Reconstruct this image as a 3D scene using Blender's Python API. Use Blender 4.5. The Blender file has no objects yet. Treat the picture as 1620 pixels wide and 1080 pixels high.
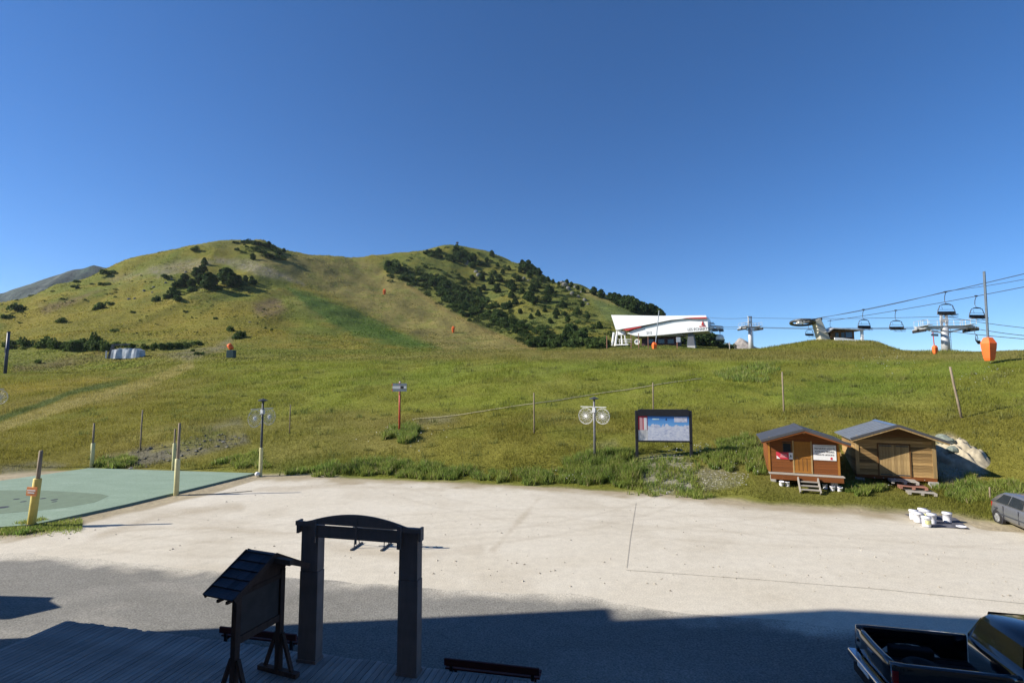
import bpy, math, random
import numpy as np
from mathutils import Vector, Matrix

R = math.radians
rng = np.random.default_rng(7)
random.seed(7)
scene = bpy.context.scene
col = scene.collection

# ------------------------------------------------------------------ camera, sky, sun, exposure
CAM_H = 6.3
FOC = 800.0                       # focal length in pixels of a 1620 px wide picture
PITCH = math.atan(60.0 / FOC)
SUN_EL = 31.0
SUN_FWD = 6.2                     # degrees the shadows run away from the camera

cam_data = bpy.data.cameras.new("camera")
cam_data.sensor_width = 36.0
cam_data.lens = 36.0 * FOC / 1620.0
cam_data.clip_start = 0.1
cam_data.clip_end = 8000
cam = bpy.data.objects.new("camera", cam_data)
cam.location = (0, 0, CAM_H)
cam.rotation_euler = (math.pi / 2 + PITCH, 0, 0)
col.objects.link(cam)
scene.camera = cam

world = bpy.data.worlds.new("World")
scene.world = world
world.use_nodes = True
wn = world.node_tree.nodes
wl = world.node_tree.links
wn.clear()
sky = wn.new("ShaderNodeTexSky")
sky.sky_type = 'NISHITA'
sky.sun_disc = False
sky.sun_elevation = R(SUN_EL)
sky.sun_rotation = R(180 + 90 - SUN_FWD)
sky.altitude = 2100
sky.air_density = 1.0
sky.dust_density = 0.0
sky.ozone_density = 6.0
bg = wn.new("ShaderNodeBackground")
bg.inputs["Strength"].default_value = 0.088
wo = wn.new("ShaderNodeOutputWorld")
hs = wn.new('ShaderNodeHueSaturation')
hs.inputs['Saturation'].default_value = 1.17
hs.inputs['Hue'].default_value = 0.503
wl.new(sky.outputs[0], hs.inputs['Color'])
wl.new(hs.outputs[0], bg.inputs[0])
wl.new(bg.outputs[0], wo.inputs[0])

sun_data = bpy.data.lights.new("sun", 'SUN')
sun_data.energy = 5.0
sun_data.angle = R(0.53)
sun_data.color = (1.0, 0.93, 0.82)
sun = bpy.data.objects.new("sun", sun_data)
_d = Vector((math.cos(R(SUN_EL)) * math.cos(R(SUN_FWD)), math.cos(R(SUN_EL)) * math.sin(R(SUN_FWD)), -math.sin(R(SUN_EL))))
sun.rotation_euler = _d.to_track_quat('-Z', 'Y').to_euler()
sun.location = (-60, -10, 60)
col.objects.link(sun)

scene.view_settings.view_transform = 'Standard'
scene.view_settings.look = 'None'
scene.view_settings.gamma = 1
scene.view_settings.use_curve_mapping = False
scene.view_settings.exposure = 0.78
scene.render.engine = 'CYCLES'
scene.cycles.max_bounces = 6

# ------------------------------------------------------------------ pixels of the photograph <-> points in the place
SP, CP = math.sin(PITCH), math.cos(PITCH)


def P(px, py, Y):
    a, b = (px - 810) / FOC, (540 - py) / FOC
    dy, dz = CP - SP * b, SP + CP * b
    s = Y / dy
    return Vector((a * s, Y, CAM_H + dz * s))


def proj(x, y, z):
    zc = y * CP + (z - CAM_H) * SP
    zc = np.maximum(zc, 0.01)
    return 810 + FOC * x / zc, 540 - FOC * ((z - CAM_H) * CP - y * SP) / zc


# ------------------------------------------------------------------ noise
def _hash(ix, iy, s):
    h = (ix.astype(np.int64) * 374761393 + iy.astype(np.int64) * 668265263 + s * 974711) & 0x7fffffff
    h = ((h ^ (h >> 13)) * 1274126177) & 0x7fffffff
    h = h ^ (h >> 16)
    return (h & 0xffff) / 65535.0


def vnoise(x, y, s=0):
    x, y = np.asarray(x, float), np.asarray(y, float)
    ix, iy = np.floor(x), np.floor(y)
    fx, fy = x - ix, y - iy
    fx, fy = fx * fx * (3 - 2 * fx), fy * fy * (3 - 2 * fy)
    a = _hash(ix, iy, s); b = _hash(ix + 1, iy, s); c = _hash(ix, iy + 1, s); d = _hash(ix + 1, iy + 1, s)
    return (a * (1 - fx) + b * fx) * (1 - fy) + (c * (1 - fx) + d * fx) * fy


def fbm(x, y, o=4, s=0):
    x, y = np.asarray(x, float), np.asarray(y, float)
    r, a, n = 0.0, 0.5, 0.0
    for k in range(o):
        r = r + a * vnoise(x * 2 ** k + 17.3 * k, y * 2 ** k - 9.1 * k, s + k)
        n += a
        a *= 0.5
    return r / n


def pchip(xs, ys, x):
    xs, ys = np.asarray(xs, float), np.asarray(ys, float)
    h = np.diff(xs); d = np.diff(ys) / h
    m = np.zeros(len(xs))
    m[0], m[-1] = d[0], d[-1]
    for i in range(1, len(xs) - 1):
        if d[i - 1] * d[i] > 0:
            w1, w2 = 2 * h[i] + h[i - 1], h[i] + 2 * h[i - 1]
            m[i] = (w1 + w2) / (w1 / d[i - 1] + w2 / d[i])
    x = np.clip(x, xs[0], xs[-1])
    i = np.clip(np.searchsorted(xs, x) - 1, 0, len(xs) - 2)
    t = (x - xs[i]) / h[i]
    return ys[i] * (1 + 2 * t) * (1 - t) ** 2 + h[i] * m[i] * t * (1 - t) ** 2 + ys[i + 1] * t * t * (3 - 2 * t) + h[i] * m[i + 1] * t * t * (t - 1)


# ------------------------------------------------------------------ the lie of the land (distance, picture row) per column
COLS = [
    (-420, [(27, 787), (38, 700), (55, 655), (80, 622), (100, 605), (130, 575), (190, 525), (260, 505)]),
    (0, [(33, 753), (40, 708), (52, 665), (66, 632), (85, 602), (105, 583), (130, 560), (170, 528), (215, 500), (255, 483)]),
    (100, [(35.5, 742), (42, 697), (54, 657), (68, 626), (85, 602), (105, 584), (125, 562), (170, 520), (220, 482), (275, 452)]),
    (200, [(36, 740), (43, 690), (55, 650), (70, 619), (88, 596), (108, 573), (130, 555), (170, 520), (220, 470), (260, 440), (300, 414)]),
    (300, [(35, 743), (42, 690), (54, 648), (70, 612), (88, 588), (108, 566), (135, 548), (175, 514), (225, 462), (270, 425), (315, 391)]),
    (400, [(34, 748), (40, 703), (51, 655), (68, 612), (88, 584), (108, 565), (135, 550), (175, 520), (225, 470), (280, 422), (335, 382)]),
    (450, [(33.5, 750), (40, 702), (50, 656), (66, 613), (86, 584), (106, 567), (135, 552), (175, 524), (225, 480), (285, 432), (345, 399)]),
    (520, [(33, 752), (39, 703), (49, 656), (65, 612), (84, 583), (105, 568), (132, 556), (175, 532), (225, 496), (290, 450), (365, 408)]),
    (580, [(32.5, 754), (38.5, 704), (48.5, 656), (64, 611), (82, 582), (103, 567), (132, 556), (175, 540), (225, 510), (300, 458), (382, 412)]),
    (640, [(32, 757), (38, 704), (48, 655), (62, 612), (80, 582), (100, 567), (130, 557), (172, 545), (222, 519), (300, 464), (400, 402)]),
    (720, [(31.3, 760), (37.5, 702), (48, 650), (61, 607), (78, 577), (100, 563), (130, 557), (172, 549), (215, 528), (290, 476), (350, 430), (420, 392)]),
    (760, [(31, 762), (37.5, 698), (48, 646), (60, 603), (77, 574), (98, 560), (130, 557), (172, 551), (215, 530), (290, 478), (350, 438), (415, 398)]),
    (830, [(30.4, 765), (37, 694), (47, 642), (60, 597), (75, 569), (95, 556), (125, 557), (165, 551), (210, 522), (280, 476), (345, 443), (390, 421)]),
    (900, [(29.7, 768), (36, 696), (46, 643), (58, 597), (74, 567), (91, 555), (122, 557), (155, 551), (200, 522), (270, 483), (345, 452)]),
    (970, [(29, 772), (35, 702), (45, 644), (57, 597), (72, 567), (89, 554), (115, 556), (140, 549), (190, 525), (250, 497), (320, 474)]),
    (1040, [(28.3, 776), (31.5, 737), (36, 690), (44, 641), (55, 598), (70, 567), (87, 554), (110, 556), (135, 548), (180, 541), (245, 515), (295, 497)]),
    (1120, [(27.2, 781), (31, 737), (36, 686), (44, 634), (55, 594), (69, 565), (84, 554), (110, 557), (135, 551), (190, 551), (260, 545)]),
    (1200, [(26, 788), (28.5, 762), (31, 735), (37, 675), (47, 614), (60, 574), (74, 555), (84, 552), (100, 556), (130, 560), (260, 572)]),
    (1250, [(25.5, 792), (27.6, 776), (28.6, 764), (31, 733), (37, 670), (46, 613), (60, 571), (71, 555), (85, 544), (95, 546), (115, 560), (260, 575)]),
    (1300, [(25, 797), (27.2, 779), (28.4, 766), (30.5, 734), (36, 673), (46, 612), (60, 570), (70, 555), (84, 538), (93, 540), (112, 560), (260, 580)]),
    (1370, [(24.4, 803), (26.8, 782), (28.2, 768), (30, 735), (36, 665), (45, 610), (58, 570), (68, 556), (84, 540), (94, 545), (115, 562), (260, 580)]),
    (1430, [(24, 808), (26.5, 784), (28, 768), (30, 730), (36, 655), (45, 601), (57, 565), (66, 557), (84, 558), (110, 563), (260, 580)]),
    (1500, [(23.2, 817), (25.6, 790), (27.5, 766), (30, 716), (36, 642), (44, 592), (54, 564), (63, 557), (84, 562), (260, 585)]),
    (1620, [(21.3, 834), (23.7, 798), (28, 722), (34, 642), (40, 597), (48, 563), (57, 556), (80, 563), (260, 585)]),
    (2100, [(16, 905), (19, 830), (23, 742), (28, 655), (34, 600), (42, 560), (52, 552), (80, 563), (260, 585)]),
]
LY = np.linspace(math.log(12), math.log(760), 420)
GY = np.exp(LY)
TC, ZC, TOE = [], [], []
for px, nodes in COLS:
    b = (540 - 470) / FOC
    TC.append((px - 810) / FOC / (CP - SP * b))
    ys = [n[0] for n in nodes]
    zs = [P(px, n[1], n[0]).z for n in nodes]
    zs[0] = 0.0
    ye, ze = ys[-1], zs[-1]
    ys = [5.0, ys[0] * 0.97] + ys + [ye + 14, ye + 60, ye + 160, 800]
    zs = [0.0, 0.0] + zs + [ze - 0.6, ze - 12, ze - 45, ze - 120]
    ZC.append(pchip(np.log(ys), zs, LY))
    TOE.append(nodes[0][0])
TC, ZC, TOE = np.array(TC), np.array(ZC), np.array(TOE)
GT = np.linspace(TC[0], TC[-1], 700)
GZ = np.empty((len(GY), len(GT)))
for j in range(len(GY)):
    GZ[j] = pchip(TC, ZC[:, j], GT)


def toe(t):
    return np.interp(t, TC, TOE)


def zt(x, y):
    x, y = np.asarray(x, float), np.asarray(y, float)
    yy = np.maximum(y, 12.001)
    t = np.clip(x / yy, GT[0], GT[-1])
    u = np.clip((np.log(yy) - LY[0]) / (LY[1] - LY[0]), 0, len(LY) - 1.001)
    v = np.clip((t - GT[0]) / (GT[1] - GT[0]), 0, len(GT) - 1.001)
    i, j = u.astype(int), v.astype(int)
    fu, fv = u - i, v - j
    z = (GZ[i, j] * (1 - fu) + GZ[i + 1, j] * fu) * (1 - fv) + (GZ[i, j + 1] * (1 - fu) + GZ[i + 1, j + 1] * fu) * fv
    k = np.clip((yy - toe(t) - 0.5) / 6, 0, 1)
    z = z + k * (0.16 * (fbm(x / 2.3, y / 2.3, 3, 3) - 0.5) + np.clip((yy - 100) / 120, 0, 1) * (5.0 * (fbm(x / 26, y / 26, 5, 9) - 0.5) - 3.2 * np.abs(fbm(x / 30, y / 55, 3, 33) - 0.5) * 2 + 1.2) + np.clip((yy - 35) / 60, 0, 1) * 0.5 * (fbm(x / 9, y / 9, 3, 21) - 0.5))
    return z


MY = np.geomspace(9, 640, 3000)


def G(px, py):
    """the point of the ground that the photograph shows at this pixel"""
    a, b = (px - 810) / FOC, (540 - py) / FOC
    dy, dz = CP - SP * b, SP + CP * b
    xs = a * MY / dy
    zs = CAM_H + dz * MY / dy
    g = zt(xs, MY)
    k = np.nonzero(zs <= g)[0]
    if not len(k):
        k = [int(np.argmin(zs - g))]
    y = MY[k[0]]
    x = a * y / dy
    return Vector((x, y, float(zt(x, y))))


def at(px, Y, dz=0.0):
    x = (px - 810) / FOC * Y
    return Vector((x, Y, float(zt(x, Y)) + dz))


# ------------------------------------------------------------------ mesh helpers
class MB:
    def __init__(self):
        self.v, self.f = [], []

    def add(self, vs, fs, M=None):
        o = len(self.v)
        self.v += [tuple(M @ Vector(p)) if M is not None else tuple(p) for p in vs]
        self.f += [tuple(i + o for i in f) for f in fs]
        return self

    def box(self, c, s, M=None, rot=None):
        x, y, z = s[0] / 2, s[1] / 2, s[2] / 2
        vs = [Vector((sx * x, sy * y, sz * z)) for sz in (-1, 1) for sy in (-1, 1) for sx in (-1, 1)]
        if rot is not None:
            vs = [rot @ p for p in vs]
        vs = [p + Vector(c) for p in vs]
        return self.add(vs, [(0, 2, 3, 1), (4, 5, 7, 6), (0, 1, 5, 4), (2, 6, 7, 3), (0, 4, 6, 2), (1, 3, 7, 5)], M)

    def cbox(self, c, s, b=0.02):
        """box with chamfered edges along z"""
        x, y, z = s[0] / 2, s[1] / 2, s[2] / 2
        ring = [(-x + b, -y), (x - b, -y), (x, -y + b), (x, y - b), (x - b, y), (-x + b, y), (-x, y - b), (-x, -y + b)]
        return self.prism([(p[0] + c[0], p[1] + c[1]) for p in ring], c[2] - z, c[2] + z)

    def beam(self, a, b, w, h, up=(0, 0, 1)):
        a, b = Vector(a), Vector(b)
        d = (b - a)
        L = d.length
        d.normalize()
        up = Vector(up)
        if abs(d.dot(up)) > 0.98:
            up = Vector((0, 1, 0))
        s = d.cross(up).normalized()
        u = s.cross(d)
        vs = [p + s * (i * w / 2) + u * (j * h / 2) for p in (a, b) for j in (-1, 1) for i in (-1, 1)]
        return self.add(vs, [(0, 1, 3, 2), (4, 6, 7, 5), (0, 4, 5, 1), (2, 3, 7, 6), (0, 2, 6, 4), (1, 5, 7, 3)])

    def tube(self, pts, r, n=8, caps=True):
        pts = [Vector(p) for p in pts]
        rs = r if isinstance(r, (list, tuple)) else [r] * len(pts)
        o = len(self.v)
        for i, p in enumerate(pts):
            d = (pts[min(i + 1, len(pts) - 1)] - pts[max(i - 1, 0)])
            d = d.normalized() if d.length > 1e-9 else Vector((0, 0, 1))
            up = Vector((0, 0, 1)) if abs(d.z) < 0.95 else Vector((0, 1, 0))
            s = d.cross(up).normalized(); u = s.cross(d)
            for k in range(n):
                a = 2 * math.pi * k / n
                self.v.append(tuple(p + (s * math.cos(a) + u * math.sin(a)) * rs[i]))
        for i in range(len(pts) - 1):
            for k in range(n):
                a, b = o + i * n + k, o + i * n + (k + 1) % n
                self.f.append((a, b, b + n, a + n))
        if caps:
            self.f.append(tuple(o + k for k in range(n))[::-1])
            self.f.append(tuple(o + (len(pts) - 1) * n + k for k in range(n)))
        return self

    def lathe(self, prof, c=(0, 0, 0), n=16, caps=True, M=None):
        vs, fs = [], []
        for r, z in prof:
            for k in range(n):
                a = 2 * math.pi * k / n
                vs.append((c[0] + r * math.cos(a), c[1] + r * math.sin(a), c[2] + z))
        for i in range(len(prof) - 1):
            for k in range(n):
                a, b = i * n + k, i * n + (k + 1) % n
                fs.append((a, b, b + n, a + n))
        if caps:
            fs.append(tuple(range(n))[::-1])
            fs.append(tuple((len(prof) - 1) * n + k for k in range(n)))
        return self.add(vs, fs, M)

    def prism(self, poly, z0, z1, M=None):
        n = len(poly)
        vs = [(p[0], p[1], z0) for p in poly] + [(p[0], p[1], z1) for p in poly]
        fs = [tuple(range(n))[::-1], tuple(range(n, 2 * n))] + [(i, (i + 1) % n, n + (i + 1) % n, n + i) for i in range(n)]
        return self.add(vs, fs, M)

    def prism_xz(self, poly, y0, y1):
        """polygon in x,z pulled out along y"""
        n = len(poly)
        vs = [(p[0], y0, p[1]) for p in poly] + [(p[0], y1, p[1]) for p in poly]
        fs = [tuple(range(n)), tuple(range(n, 2 * n))[::-1]] + [((i + 1) % n, i, n + i, n + (i + 1) % n) for i in range(n)]
        return self.add(vs, fs)

    def loft(self, rings, caps=True):
        n = len(rings[0]); o = len(self.v)
        for r in rings:
            self.v += [tuple(p) for p in r]
        for i in range(len(rings) - 1):
            for k in range(n):
                a, b = o + i * n + k, o + i * n + (k + 1) % n
                self.f.append((a, b, b + n, a + n))
        if caps:
            self.f.append(tuple(o + k for k in range(n))[::-1])
            self.f.append(tuple(o + (len(rings) - 1) * n + k for k in range(n)))
        return self

    def mesh(self, name, mat, smooth=False):
        me = bpy.data.meshes.new(name)
        me.from_pydata(self.v, [], self.f)
        me.materials.append(mat)
        import bmesh
        bm = bmesh.new(); bm.from_mesh(me)
        bmesh.ops.recalc_face_normals(bm, faces=bm.faces)
        bm.to_mesh(me); bm.free()
        if smooth:
            me.polygons.foreach_set('use_smooth', [True] * len(me.polygons))
        me.update()
        return me

    def build(self, name, mat, parent=None, smooth=False, bevel=0.0, **tags):
        o = bpy.data.objects.new(name, self.mesh(name, mat, smooth))
        col.objects.link(o)
        if parent is not None:
            o.parent = parent
        if bevel:
            m = o.modifiers.new("bevel", 'BEVEL')
            m.width = bevel; m.segments = 2; m.limit_method = 'ANGLE'; m.angle_limit = R(40)
        if smooth:
            try:
                m = o.modifiers.new("wn", 'WEIGHTED_NORMAL'); o.modifiers.remove(m)
            except Exception:
                pass
        tag(o, **tags)
        return o


def link_mesh(name, me, parent=None, **tags):
    o = bpy.data.objects.new(name, me)
    col.objects.link(o)
    if parent is not None:
        o.parent = parent
    tag(o, **tags)
    return o


def np_mesh(name, verts, tris, mat, colors=None, attr='cover', smooth=True, quads=False):
    me = bpy.data.meshes.new(name)
    nv, nf = len(verts), len(tris)
    k = tris.shape[1]
    me.vertices.add(nv)
    me.vertices.foreach_set('co', np.asarray(verts, np.float32).ravel())
    me.loops.add(nf * k)
    me.loops.foreach_set('vertex_index', np.asarray(tris, np.int32).ravel())
    me.polygons.add(nf)
    me.polygons.foreach_set('loop_start', np.arange(0, nf * k, k, dtype=np.int32))
    me.polygons.foreach_set('loop_total', np.full(nf, k, np.int32))
    me.polygons.foreach_set('use_smooth', np.full(nf, smooth, bool))
    if colors is not None:
        a = me.color_attributes.new(attr, 'FLOAT_COLOR', 'POINT')
        c = np.ones((nv, 4), np.float32)
        c[:, :3] = colors
        a.data.foreach_set('color', c.ravel())
    me.materials.append(mat)
    me.update(calc_edges=True)
    me.validate()
    return me


def tag(o, label=None, cat=None, group=None, kind=None):
    if label: o['label'] = label
    if cat: o['category'] = cat
    if group: o['group'] = group
    if kind: o['kind'] = kind
    return o


def thing(name, loc, rz, label, cat, group=None):
    o = bpy.data.objects.new(name, None)
    o.empty_display_size = 0.3
    o.location = loc
    o.rotation_euler = (0, 0, rz)
    col.objects.link(o)
    return tag(o, label, cat, group)


KIDS = {}


def dup(o, loc=None, rz=None, label=None, parent=None, scale=None):
    c = o.copy()
    col.objects.link(c)
    if parent is not None:
        c.parent = parent
    if loc is not None: c.location = loc
    if rz is not None: c.rotation_euler = (0, 0, rz)
    if scale is not None: c.scale = scale
    if label: c['label'] = label
    for ch in list(o.children):
        dup(ch, parent=c)
    return c


# ------------------------------------------------------------------ materials
def ramp(nt, fac, stops):
    n = nt.nodes.new('ShaderNodeValToRGB')
    e = n.color_ramp.elements
    while len(e) > 1: e.remove(e[-1])
    e[0].position = stops[0][0]; e[0].color = (*stops[0][1], 1)
    for p, c in stops[1:]:
        k = e.new(p); k.color = (*c, 1)
    nt.links.new(fac, n.inputs[0])
    return n.outputs[0]


def nz(nt, scale, detail=4, rough=0.55, vec=None, dist=0.0):
    n = nt.nodes.new('ShaderNodeTexNoise')
    n.inputs['Scale'].default_value = scale
    n.inputs['Detail'].default_value = detail
    n.inputs['Roughness'].default_value = rough
    n.inputs['Distortion'].default_value = dist
    if vec is not None: nt.links.new(vec, n.inputs['Vector'])
    return n.outputs['Fac']


def mix(nt, mode, fac, a, b):
    n = nt.nodes.new('ShaderNodeMix')
    n.data_type = 'RGBA'; n.blend_type = mode
    for s, v in ((n.inputs[0], fac), (n.inputs[6], a), (n.inputs[7], b)):
        if hasattr(v, 'is_output') or hasattr(v, 'links'):
            nt.links.new(v, s)
        elif isinstance(v, (int, float)):
            s.default_value = v
        else:
            s.default_value = (*v, 1)
    return n.outputs[2]


def bump(nt, h, strength, dist=0.02):
    n = nt.nodes.new('ShaderNodeBump')
    n.inputs['Strength'].default_value = strength
    n.inputs['Distance'].default_value = dist
    nt.links.new(h, n.inputs['Height'])
    return n.outputs[0]


def new_mat(name):
    m = bpy.data.materials.new(name)
    m.use_nodes = True
    nt = m.node_tree
    b = nt.nodes['Principled BSDF']
    return m, nt, b


def coords(nt, scale=(1, 1, 1), kind='Object'):
    tc = nt.nodes.new('ShaderNodeTexCoord')
    mp = nt.nodes.new('ShaderNodeMapping')
    mp.inputs['Scale'].default_value = scale
    nt.links.new(tc.outputs[kind], mp.inputs[0])
    return mp.outputs[0]


def simple(name, c, rough=0.6, metal=0.0, var=0.25, nscale=6.0, bmp=0.15, spec=0.4, coat=0.0):
    m, nt, b = new_mat(name)
    v = coords(nt)
    n = nz(nt, nscale, 5, 0.6, v)
    n2 = nz(nt, nscale * 7, 3, 0.6, v)
    lo = tuple(x * (1 - var) for x in c); hi = tuple(min(1, x * (1 + var * 0.6)) for x in c)
    base = ramp(nt, n, [(0.3, lo), (0.7, hi)])
    nt.links.new(base, b.inputs['Base Color'])
    b.inputs['Roughness'].default_value = rough
    b.inputs['Metallic'].default_value = metal
    b.inputs['Specular IOR Level'].default_value = spec
    if coat:
        b.inputs['Coat Weight'].default_value = coat
        b.inputs['Coat Roughness'].default_value = 0.06
    if bmp:
        nt.links.new(bump(nt, n2, bmp, 0.01), b.inputs['Normal'])
    return m


def wood(name, c1, c2, c3=None, grain=(1.2, 18, 18), rough=0.75, per=0.35):
    """grain runs along local x"""
    m, nt, b = new_mat(name)
    v = coords(nt, grain)
    n = nz(nt, 1.6, 6, 0.65, v, 0.4)
    big = nz(nt, 0.7, 3, 0.5, coords(nt, (0.6, 2.5, 2.5)))
    st = [(0.25, c1), (0.6, c2)]
    if c3: st.append((0.85, c3))
    base = ramp(nt, n, st)
    base = mix(nt, 'MULTIPLY', 0.6, base, ramp(nt, big, [(0.3, (0.62, 0.62, 0.62)), (0.7, (1.15, 1.15, 1.15))]))
    oi = nt.nodes.new('ShaderNodeObjectInfo')
    rr = ramp(nt, oi.outputs['Random'], [(0.0, (1 - per,) * 3), (1.0, (1 + per * 0.6,) * 3)])
    base = mix(nt, 'MULTIPLY', 1.0, base, rr)
    nt.links.new(base, b.inputs['Base Color'])
    b.inputs['Roughness'].default_value = rough
    b.inputs['Specular IOR Level'].default_value = 0.25
    nt.links.new(bump(nt, n, 0.35, 0.006), b.inputs['Normal'])
    return m


def cover_mat(name, s1, s2, lo, hi, bstr, bdist, rough=1.0, translucent=0.0):
    m, nt, b = new_mat(name)
    at_ = nt.nodes.new('ShaderNodeAttribute'); at_.attribute_name = 'cover'
    v = coords(nt)
    a = nz(nt, s1, 6, 0.62, v)
    c = nz(nt, s2, 5, 0.65, v)
    f = mix(nt, 'MULTIPLY', 1.0, ramp(nt, a, [(0.28, (lo,) * 3), (0.72, (hi,) * 3)]), ramp(nt, c, [(0.25, (lo,) * 3), (0.75, (hi,) * 3)]))
    base = mix(nt, 'MULTIPLY', 1.0, at_.outputs['Color'], f)
    nt.links.new(base, b.inputs['Base Color'])
    b.inputs['Roughness'].default_value = rough
    b.inputs['Specular IOR Level'].default_value = 0.05
    if bstr:
        nt.links.new(bump(nt, c, bstr, bdist), b.inputs['Normal'])
    return m, nt, b, base


def leaf_mat(name, c, var=0.5, trans=0.35, attr=False):
    m, nt, b = new_mat(name)
    out = nt.nodes['Material Output']
    if attr:
        a = nt.nodes.new('ShaderNodeAttribute'); a.attribute_name = 'cover'
        base = a.outputs['Color']
    else:
        oi = nt.nodes.new('ShaderNodeObjectInfo')
        n = nz(nt, 1.3, 4, 0.6, coords(nt))
        base = ramp(nt, n, [(0.3, tuple(x * (1 - var) for x in c)), (0.7, tuple(x * (1 + var) for x in c))])
        base = mix(nt, 'MULTIPLY', 1.0, base, ramp(nt, oi.outputs['Random'], [(0, (0.72, 0.75, 0.7)), (1, (1.2, 1.15, 1.1))]))
    nt.links.new(base, b.inputs['Base Color'])
    b.inputs['Roughness'].default_value = 0.8
    b.inputs['Specular IOR Level'].default_value = 0.1
    tr = nt.nodes.new('ShaderNodeBsdfTranslucent')
    nt.links.new(base, tr.inputs[0])
    mx = nt.nodes.new('ShaderNodeMixShader')
    mx.inputs[0].default_value = trans
    nt.links.new(b.outputs[0], mx.inputs[1]); nt.links.new(tr.outputs[0], mx.inputs[2])
    nt.links.new(mx.outputs[0], out.inputs['Surface'])
    return m


def glass_mat(name, c=(0.02, 0.025, 0.03)):
    m, nt, b = new_mat(name)
    n = nz(nt, 3, 2, 0.5, coords(nt))
    nt.links.new(ramp(nt, n, [(0.3, c), (0.7, tuple(x * 1.3 for x in c))]), b.inputs['Base Color'])
    b.inputs['Roughness'].default_value = 0.06
    b.inputs['Specular IOR Level'].default_value = 0.6
    return m


M = {}
M['terrain'] = cover_mat('terrain', 0.35, 3.2, 0.80, 1.22, 0.6, 0.12)[0]
M['blade'] = leaf_mat('blade', None, trans=0.5, attr=True)
M['mountain'] = cover_mat('mountain', 0.012, 0.06, 0.45, 1.6, 1.0, 16.0)[0]
M['larch'] = leaf_mat('larch', (0.056, 0.094, 0.030), 0.45, 0.32)
M['alder'] = leaf_mat('alder', (0.088, 0.135, 0.040), 0.45, 0.38)
M['weed'] = leaf_mat('weed', (0.075, 0.15, 0.03), 0.4, 0.35)
M['bark'] = simple('bark', (0.07, 0.05, 0.035), 0.9, var=0.4)
M['rock'] = simple('rock', (0.165, 0.16, 0.135), 0.95, var=0.55, nscale=1.5, bmp=0.8)
M['white_paint'] = simple('white_paint', (0.78, 0.78, 0.77), 0.45, var=0.06)
M['shell_white'] = simple('shell_white', (0.82, 0.83, 0.84), 0.4, var=0.04, nscale=0.5, bmp=0.02)
M['red'] = simple('red', (0.45, 0.03, 0.03), 0.5, var=0.15)
M['red_post'] = simple('red_post', (0.48, 0.06, 0.04), 0.5, var=0.25)
M['orange'] = simple('orange', (0.85, 0.14, 0.02), 0.6, var=0.15, nscale=2)
M['yellow'] = simple('yellow', (0.62, 0.50, 0.13), 0.65, var=0.2, nscale=3)
M['yellow_pale'] = simple('yellow_pale', (0.62, 0.58, 0.30), 0.65, var=0.15, nscale=3)
M['steel'] = simple('steel', (0.45, 0.46, 0.47), 0.45, metal=0.6, var=0.2)
M['flake_grey'] = simple('flake_grey', (0.62, 0.62, 0.62), 0.5, var=0.1)
M['pole_steel'] = simple('pole_steel', (0.20, 0.20, 0.21), 0.5, metal=0.4, var=0.2)
M['galv'] = simple('galv', (0.5, 0.51, 0.52), 0.55, metal=0.3, var=0.2)
M['dark_steel'] = simple('dark_steel', (0.05, 0.055, 0.065), 0.5, var=0.3)
M['black_paint'] = simple('black_paint', (0.02, 0.022, 0.028), 0.45, var=0.2)
M['black_rubber'] = simple('black_rubber', (0.02, 0.02, 0.02), 0.85, var=0.3)
M['concrete'] = simple('concrete', (0.42, 0.41, 0.39), 0.9, var=0.25, bmp=0.4)
M['post_wood'] = wood('post_wood', (0.16, 0.12, 0.08), (0.26, 0.21, 0.15), (0.34, 0.29, 0.22), grain=(18, 18, 1.2))
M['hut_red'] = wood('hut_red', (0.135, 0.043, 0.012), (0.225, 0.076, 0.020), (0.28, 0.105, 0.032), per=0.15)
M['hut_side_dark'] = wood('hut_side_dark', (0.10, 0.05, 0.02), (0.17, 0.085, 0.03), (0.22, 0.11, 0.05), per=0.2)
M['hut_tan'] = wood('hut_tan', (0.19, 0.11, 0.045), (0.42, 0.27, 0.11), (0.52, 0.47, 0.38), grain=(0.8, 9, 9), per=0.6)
M['hut_tan_v'] = wood('hut_tan_v', (0.26, 0.165, 0.065), (0.45, 0.31, 0.14), (0.52, 0.45, 0.34), grain=(12, 12, 0.8), per=0.3)
M['hut_door'] = wood('hut_door', (0.27, 0.115, 0.02), (0.37, 0.16, 0.03), (0.42, 0.19, 0.045), grain=(12, 12, 1.0), per=0.15)
M['grey_wood'] = wood('grey_wood', (0.30, 0.27, 0.23), (0.42, 0.39, 0.34), (0.52, 0.49, 0.44), per=0.2)
M['red_wood'] = wood('red_wood', (0.23, 0.10, 0.07), (0.35, 0.17, 0.12), (0.42, 0.27, 0.20), per=0.2)
M['deck_wood'] = wood('deck_wood', (0.22, 0.205, 0.185), (0.36, 0.335, 0.305), (0.45, 0.42, 0.38), grain=(26, 1.0, 26), per=0.2)
M['dark_wood'] = wood('dark_wood', (0.065, 0.039, 0.030), (0.115, 0.068, 0.052), (0.145, 0.092, 0.07), grain=(10, 10, 1.2), per=0.2)
M['bench_red'] = wood('bench_red', (0.07, 0.022, 0.022), (0.11, 0.032, 0.03), (0.14, 0.05, 0.04), per=0.2)
M['portal_grey'] = wood('portal_grey', (0.22, 0.175, 0.155), (0.27, 0.215, 0.19), (0.31, 0.25, 0.22), grain=(6, 6, 1.0), per=0.1)
M['shingle'] = wood('shingle', (0.030, 0.034, 0.046), (0.062, 0.068, 0.086), (0.085, 0.092, 0.11), grain=(14, 2, 14), per=0.35)
M['roof_dark'] = simple('roof_dark', (0.075, 0.077, 0.085), 0.5, metal=0.2, var=0.15, nscale=2)
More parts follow.
